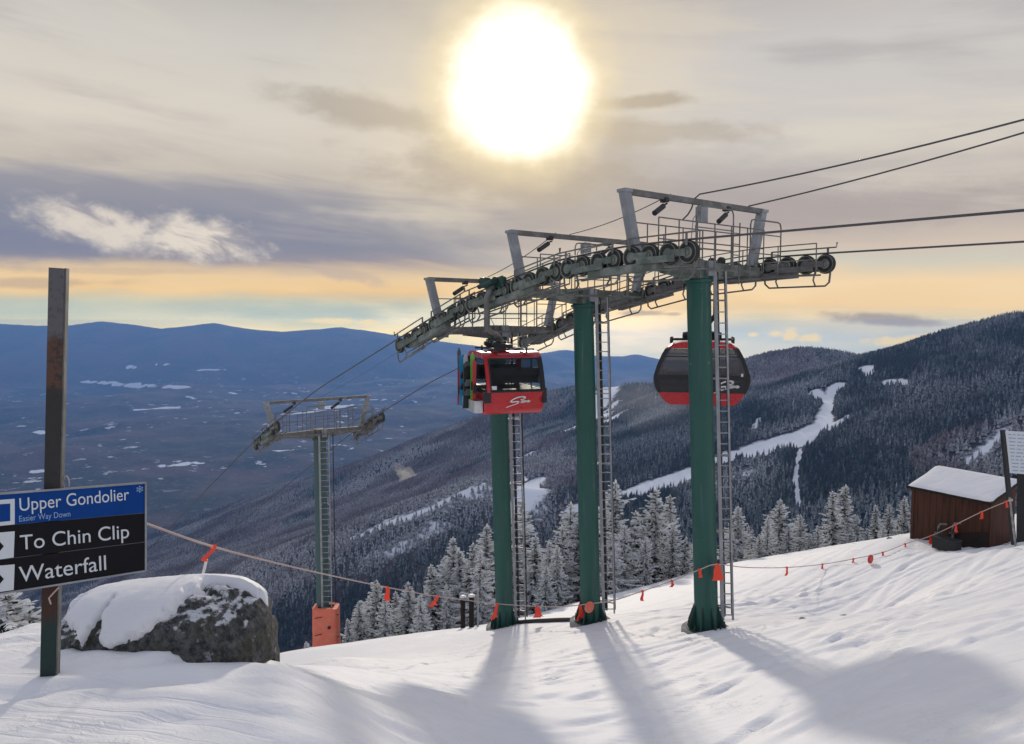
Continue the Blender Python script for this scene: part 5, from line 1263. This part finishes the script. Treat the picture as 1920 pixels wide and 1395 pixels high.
def spruce_mesh(seed, h, rmax, sparse=1.0, ragged=.35):
    R = np.random.default_rng(seed); V = []; Fq = []; A = []
    def quad(a, b_, c, d, r): k = len(V); V.extend([a, b_, c, d]); Fq.append((k, k + 1, k + 2, k + 3)); A.extend([r] * 4)
    asy = R.uniform(.05, .28); a0 = R.uniform(0, 6.28); gapp = R.uniform(.04, .16); zz = .06 * h; lean = R.normal(0, .012, 2)
    while zz < h * .985:
        t = zz / h; L0_ = rmax * (1 - t) ** .78 * (1 - .25 * max(0, .18 - t) / .18) + .08
        nb = int(R.integers(6, 9) * sparse) + (0 if t < .9 else -1); ph = R.uniform(0, 6.28)
        for q in range(max(3, nb)):
            a = ph + 6.283 * q / nb + R.normal(0, .25); L = L0_ * (1 + R.normal(0, ragged * .6)); L = max(.12, L)
            if R.random() < .06: L *= 1.3
            out = np.array([math.cos(a), math.sin(a), 0]); sd_ = np.array([-math.sin(a), math.cos(a), 0])
            ns = max(2, int(L / .17)); droop = R.uniform(.20, .45) * (1 - .6 * t); prev = None; z_at = zz + R.normal(0, .05); up0 = .35 * t
            L *= 1 + asy * math.cos(a - a0 + zz * .25); L = max(.12, L)
            if R.random() < gapp: continue
            for i in range(ns + 1):
                f = i / ns; p = out * L * f + np.array([lean[0] * zz, lean[1] * zz, z_at + L * (up0 * f - droop * f + .22 * f ** 2.5 * (1 - t))])
                if prev is not None:
                    wd = (.20 * (1 - .72 * f) + .05) * (.55 + .45 * min(1, L)) * R.uniform(.7, 1.25)
                    rime = np.clip(.40 + .50 * f + .18 * t + R.normal(0, .24) + .18 * math.sin(zz * 2.3 + a * 2), 0, 1)
                    for sg in (-1, 1):
                        e = sd_ * sg * wd * R.uniform(.7, 1.3) + out * wd * .75 + np.array([0, 0, -wd * R.uniform(.15, .75)])
                        m_ = (p - prev) * .85
                        quad(tuple(prev), tuple(prev + m_), tuple(prev + m_ * .9 + e), tuple(prev + m_ * .15 + e * .75), rime)
                    if R.random() < .75:       # twigs hanging under the branch
                        e = np.array([R.normal(0, .05), R.normal(0, .05), -wd * R.uniform(.7, 1.3)]); quad(tuple(prev), tuple(p), tuple(p + e * .8), tuple(prev + e), np.clip(rime - .25, 0, 1))
                    if R.random() < .4 + .3 * f:       # rime lying on top
                        e = np.array([0, 0, R.uniform(.02, .05)]) ; s_ = sd_ * .06; quad(tuple(prev + s_ + e), tuple(p + s_ + e), tuple(p - s_ + e), tuple(prev - s_ + e), 1.0)
                prev = p
        zz += (.17 + .10 * (1 - t)) * R.uniform(.8, 1.25)
    top = np.array([lean[0] * h, lean[1] * h, h])
    for a in np.linspace(0, 6.28, 5)[:-1]: d = np.array([math.cos(a), math.sin(a), 0]) * .05; quad(tuple(top + (0, 0, .12)), tuple(top + d), tuple(top - (0, 0, .55) + d * 1.6), tuple(top - (0, 0, .5) - d * .6), .9)
    me = bpy.data.meshes.new('crown'); me.from_pydata(V, [], Fq); q = me.attributes.new('rime', 'FLOAT', 'POINT'); q.data.foreach_set('value', np.array(A, np.float32)); me.materials.append(M['needles'])
    b = MB(); b.tube([(0, 0, -1.5), (lean[0] * h * .5, lean[1] * h * .5, h * .5), (lean[0] * h, lean[1] * h, h * .98)], .14, 8, .02); o = b.build('trunk', M['bark'], None, 60); tm = o.data; bpy.data.objects.remove(o)
    return me, tm, h
VAR = [spruce_mesh(11, 8.0, 1.75), spruce_mesh(12, 8.0, 1.55, .9, .45), spruce_mesh(13, 8.0, 2.1, .85, .5), spruce_mesh(14, 8.0, 1.35, 1.0, .3), spruce_mesh(15, 8.0, 2.5, .8, .55), spruce_mesh(16, 8.0, 1.9, .7, .6)]
def spruce(px, py, d, v, wk, label, minh=2.0, group='frosted spruces along the slope edge'):
    tip = at(px, py, d); zg = gz(tip.x, tip.y); h = max(minh, tip.z - zg); me, tm, h0 = VAR[v]; k = h / h0
    r_ = thing('spruce_tree', (tip.x, tip.y, tip.z - h), label, 'spruce tree', group)
    r_.rotation_euler = (0, 0, (px * 1.7 + py) % 6.28); r_.scale = (k * wk * 1.6, k * wk * 1.6, k)
    for nm, m_ in (('crown', me), ('trunk', tm)):
        o = bpy.data.objects.new(nm, m_); COL.objects.link(o); o.parent = r_
TREES = [  # (tip pixel x, y, distance, variant, width, label)
 (577, 1204, 36, 3, 1.0, 'tiny frosted treetop peeping over the snow left of the orange crash pad'),
 (655, 1160, 40, 3, .9, 'short frosted spruce touching the right side of the orange crash pad'),
 (673, 1127, 41, 0, .8, 'frosted spruce second to the right of the crash pad'),
 (704, 1087, 42, 1, .9, 'pointed frosted spruce right behind the flag left of centre'),
 (742, 1111, 43, 3, .9, 'slim frosted spruce in a gap between two taller pointed ones'),
 (766, 1091, 41, 0, .9, 'pointed frosted spruce between the two flags left of centre'),
 (790, 1115, 38.5, 1, .9, 'low frosted spruce just left of the sideways flag'),
 (813, 1060, 43, 3, .95, 'slim frosted spruce rising above the sideways flag'),
 (851, 1008, 44, 0, .8, 'tall narrow frosted spruce, leftmost of the high group by the red cabin\'s tower'),
 (868, 1030, 42, 3, .9, 'narrow frosted spruce directly above the snow topped posts'),
 (885, 1020, 41, 1, .75, 'frosted spruce immediately left of the red cabin\'s tower'),
 (912, 984, 45, 0, .8, 'tall frosted spruce showing just left of the red cabin\'s tower mast'),
 (962, 950, 44, 2, .75, 'frosted spruce behind the ladder of the red cabin\'s tower'),
 (980, 937, 47, 1, .8, 'highest frosted spruce right of the red cabin\'s tower ladder'),
 (999, 1006, 40, 3, 1.0, 'narrow frosted spruce above the wide double flag'),
 (1031, 1016, 41, 0, .8, 'frosted spruce halfway between the two close towers'),
 (1047, 1022, 39, 3, .9, 'lower frosted spruce leaning on the left of the middle tower'),
 (1067, 941, 46, 2, .7, 'ragged frosted spruce half hidden by the middle tower\'s mast'),
 (1022, 1062, 37.5, 1, .9, 'small frosted spruce low between the two close towers'),
 (1150, 901, 46, 2, .78, 'tallest ragged frosted spruce right of the middle tower\'s ladder'),
 (1131, 945, 43, 1, .7, 'frosted spruce seen through the middle tower\'s ladder'),
 (1172, 985, 41, 5, .8, 'open branched frosted spruce below the tallest ragged one'),
 (1229, 917, 43, 4, .72, 'broad frosted spruce midway between the middle and tallest towers'),
 (1252, 929, 46, 1, .8, 'frosted spruce peering over the right shoulder of the broad one'),
 (1196, 958, 45, 1, .75, 'frosted spruce filling the gap left of the broad one'),
 (1284, 1006, 41.5, 5, .8, 'low ragged frosted spruce touching the left of the tallest tower'),
 (1305, 1000, 44, 0, .8, 'frosted spruce mostly hidden behind the tallest tower\'s mast'),
 (1386, 948, 44, 3, 1.15, 'narrow frosted spruce standing right of the tallest tower\'s ladder'),
 (1372, 1000, 43, 5, .8, 'low frosted spruce seen through the tallest tower\'s ladder'),
 (1461, 936, 45, 4, .75, 'broad bushy frosted spruce in the middle of the right hand row'),
 (1440, 965, 43.5, 2, .7, 'bushy frosted spruce on the left flank of the broad one at right'),
 (1500, 964, 46, 1, .9, 'frosted spruce right of the broad bushy one'),
 (1478, 985, 43.5, 5, .9, 'low dark frosted spruce below the broad bushy one'),
 (1424, 1002, 43.5, 5, .8, 'low frosted shrubby spruce between the narrow and the bushy ones'),
 (1580, 908, 48, 3, 1.0, 'slender spire of frosted spruce, right one of a close pair'),
 (1564, 922, 46, 1, .8, 'darker frosted spruce, left one of a close pair'),
 (1535, 985, 45, 5, .9, 'low spreading frosted spruce left of the close pair'),
 (1607, 966, 47, 2, .8, 'frosted spruce right of the close pair'),
 (1643, 948, 47, 3, .85, 'slim pale frosted spruce alone between the pair and the shed'),
 (1667, 944, 45, 1, .75, 'frosted spruce second to the left of the shed'),
 (1696, 930, 43, 0, .75, 'frosted spruce touching the shed\'s left wall'),
 (1628, 990, 45, 5, .8, 'low pale brushy spruce at the snow edge left of the shed'),
 (690, 1118, 44, 2, .7, 'frosted spruce tucked behind the pointed one right of the crash pad'),
 (722, 1122, 40, 5, .8, 'low frosted spruce directly under the flag left of centre'),
 (832, 1048, 45, 1, .8, 'frosted spruce just right of the sideways flag\'s slim spruce'),
 (838, 1095, 39, 2, .7, 'low bushy spruce below the sideways flag, left of the posts'),
 (897, 1030, 39, 5, .8, 'bushy frosted spruce above the thin pale stake'),
 (1014, 1035, 43, 2, .6, 'bushy frosted spruce behind the gap between the two close towers'),
 (1058, 985, 43, 5, .7, 'frosted spruce against the left edge of the middle tower'),
 (1085, 960, 45, 0, .8, 'frosted spruce behind the mast of the middle tower'),
 (1143, 1000, 40, 5, .85, 'low dark spruce at the foot of the middle tower\'s ladder'),
 (1210, 1005, 40.5, 2, .75, 'low bushy spruce in front of the broad one'),
 (1262, 985, 42, 2, .7, 'bushy spruce in front of the right flank of the broad one'),
 (1405, 985, 46, 2, .8, 'frosted spruce just right of the narrow one by the tallest tower\'s ladder'),
 (1518, 1000, 45, 2, .7, 'low bushy spruce right of the broad bushy one'),
 (1598, 990, 45.5, 5, .8, 'low spruce under the right side of the close pair'),
 (1655, 985, 44, 5, .7, 'low brushy spruce under the slim pale one by the shed'),
 (1682, 968, 44.5, 3, 1.0, 'narrow spruce between two others left of the shed'),
 (28, 1098, 17, 5, 1.2, 'pale frosted bush behind the trail sign, lower left'),
 (-30, 1090, 18, 4, 1.0, 'frosted bush at the left edge behind the trail sign'),
 (66, 1122, 18.5, 5, 1.1, 'frosted bush between the sign post and the boulder'),
]
for t_ in TREES: spruce(*t_)
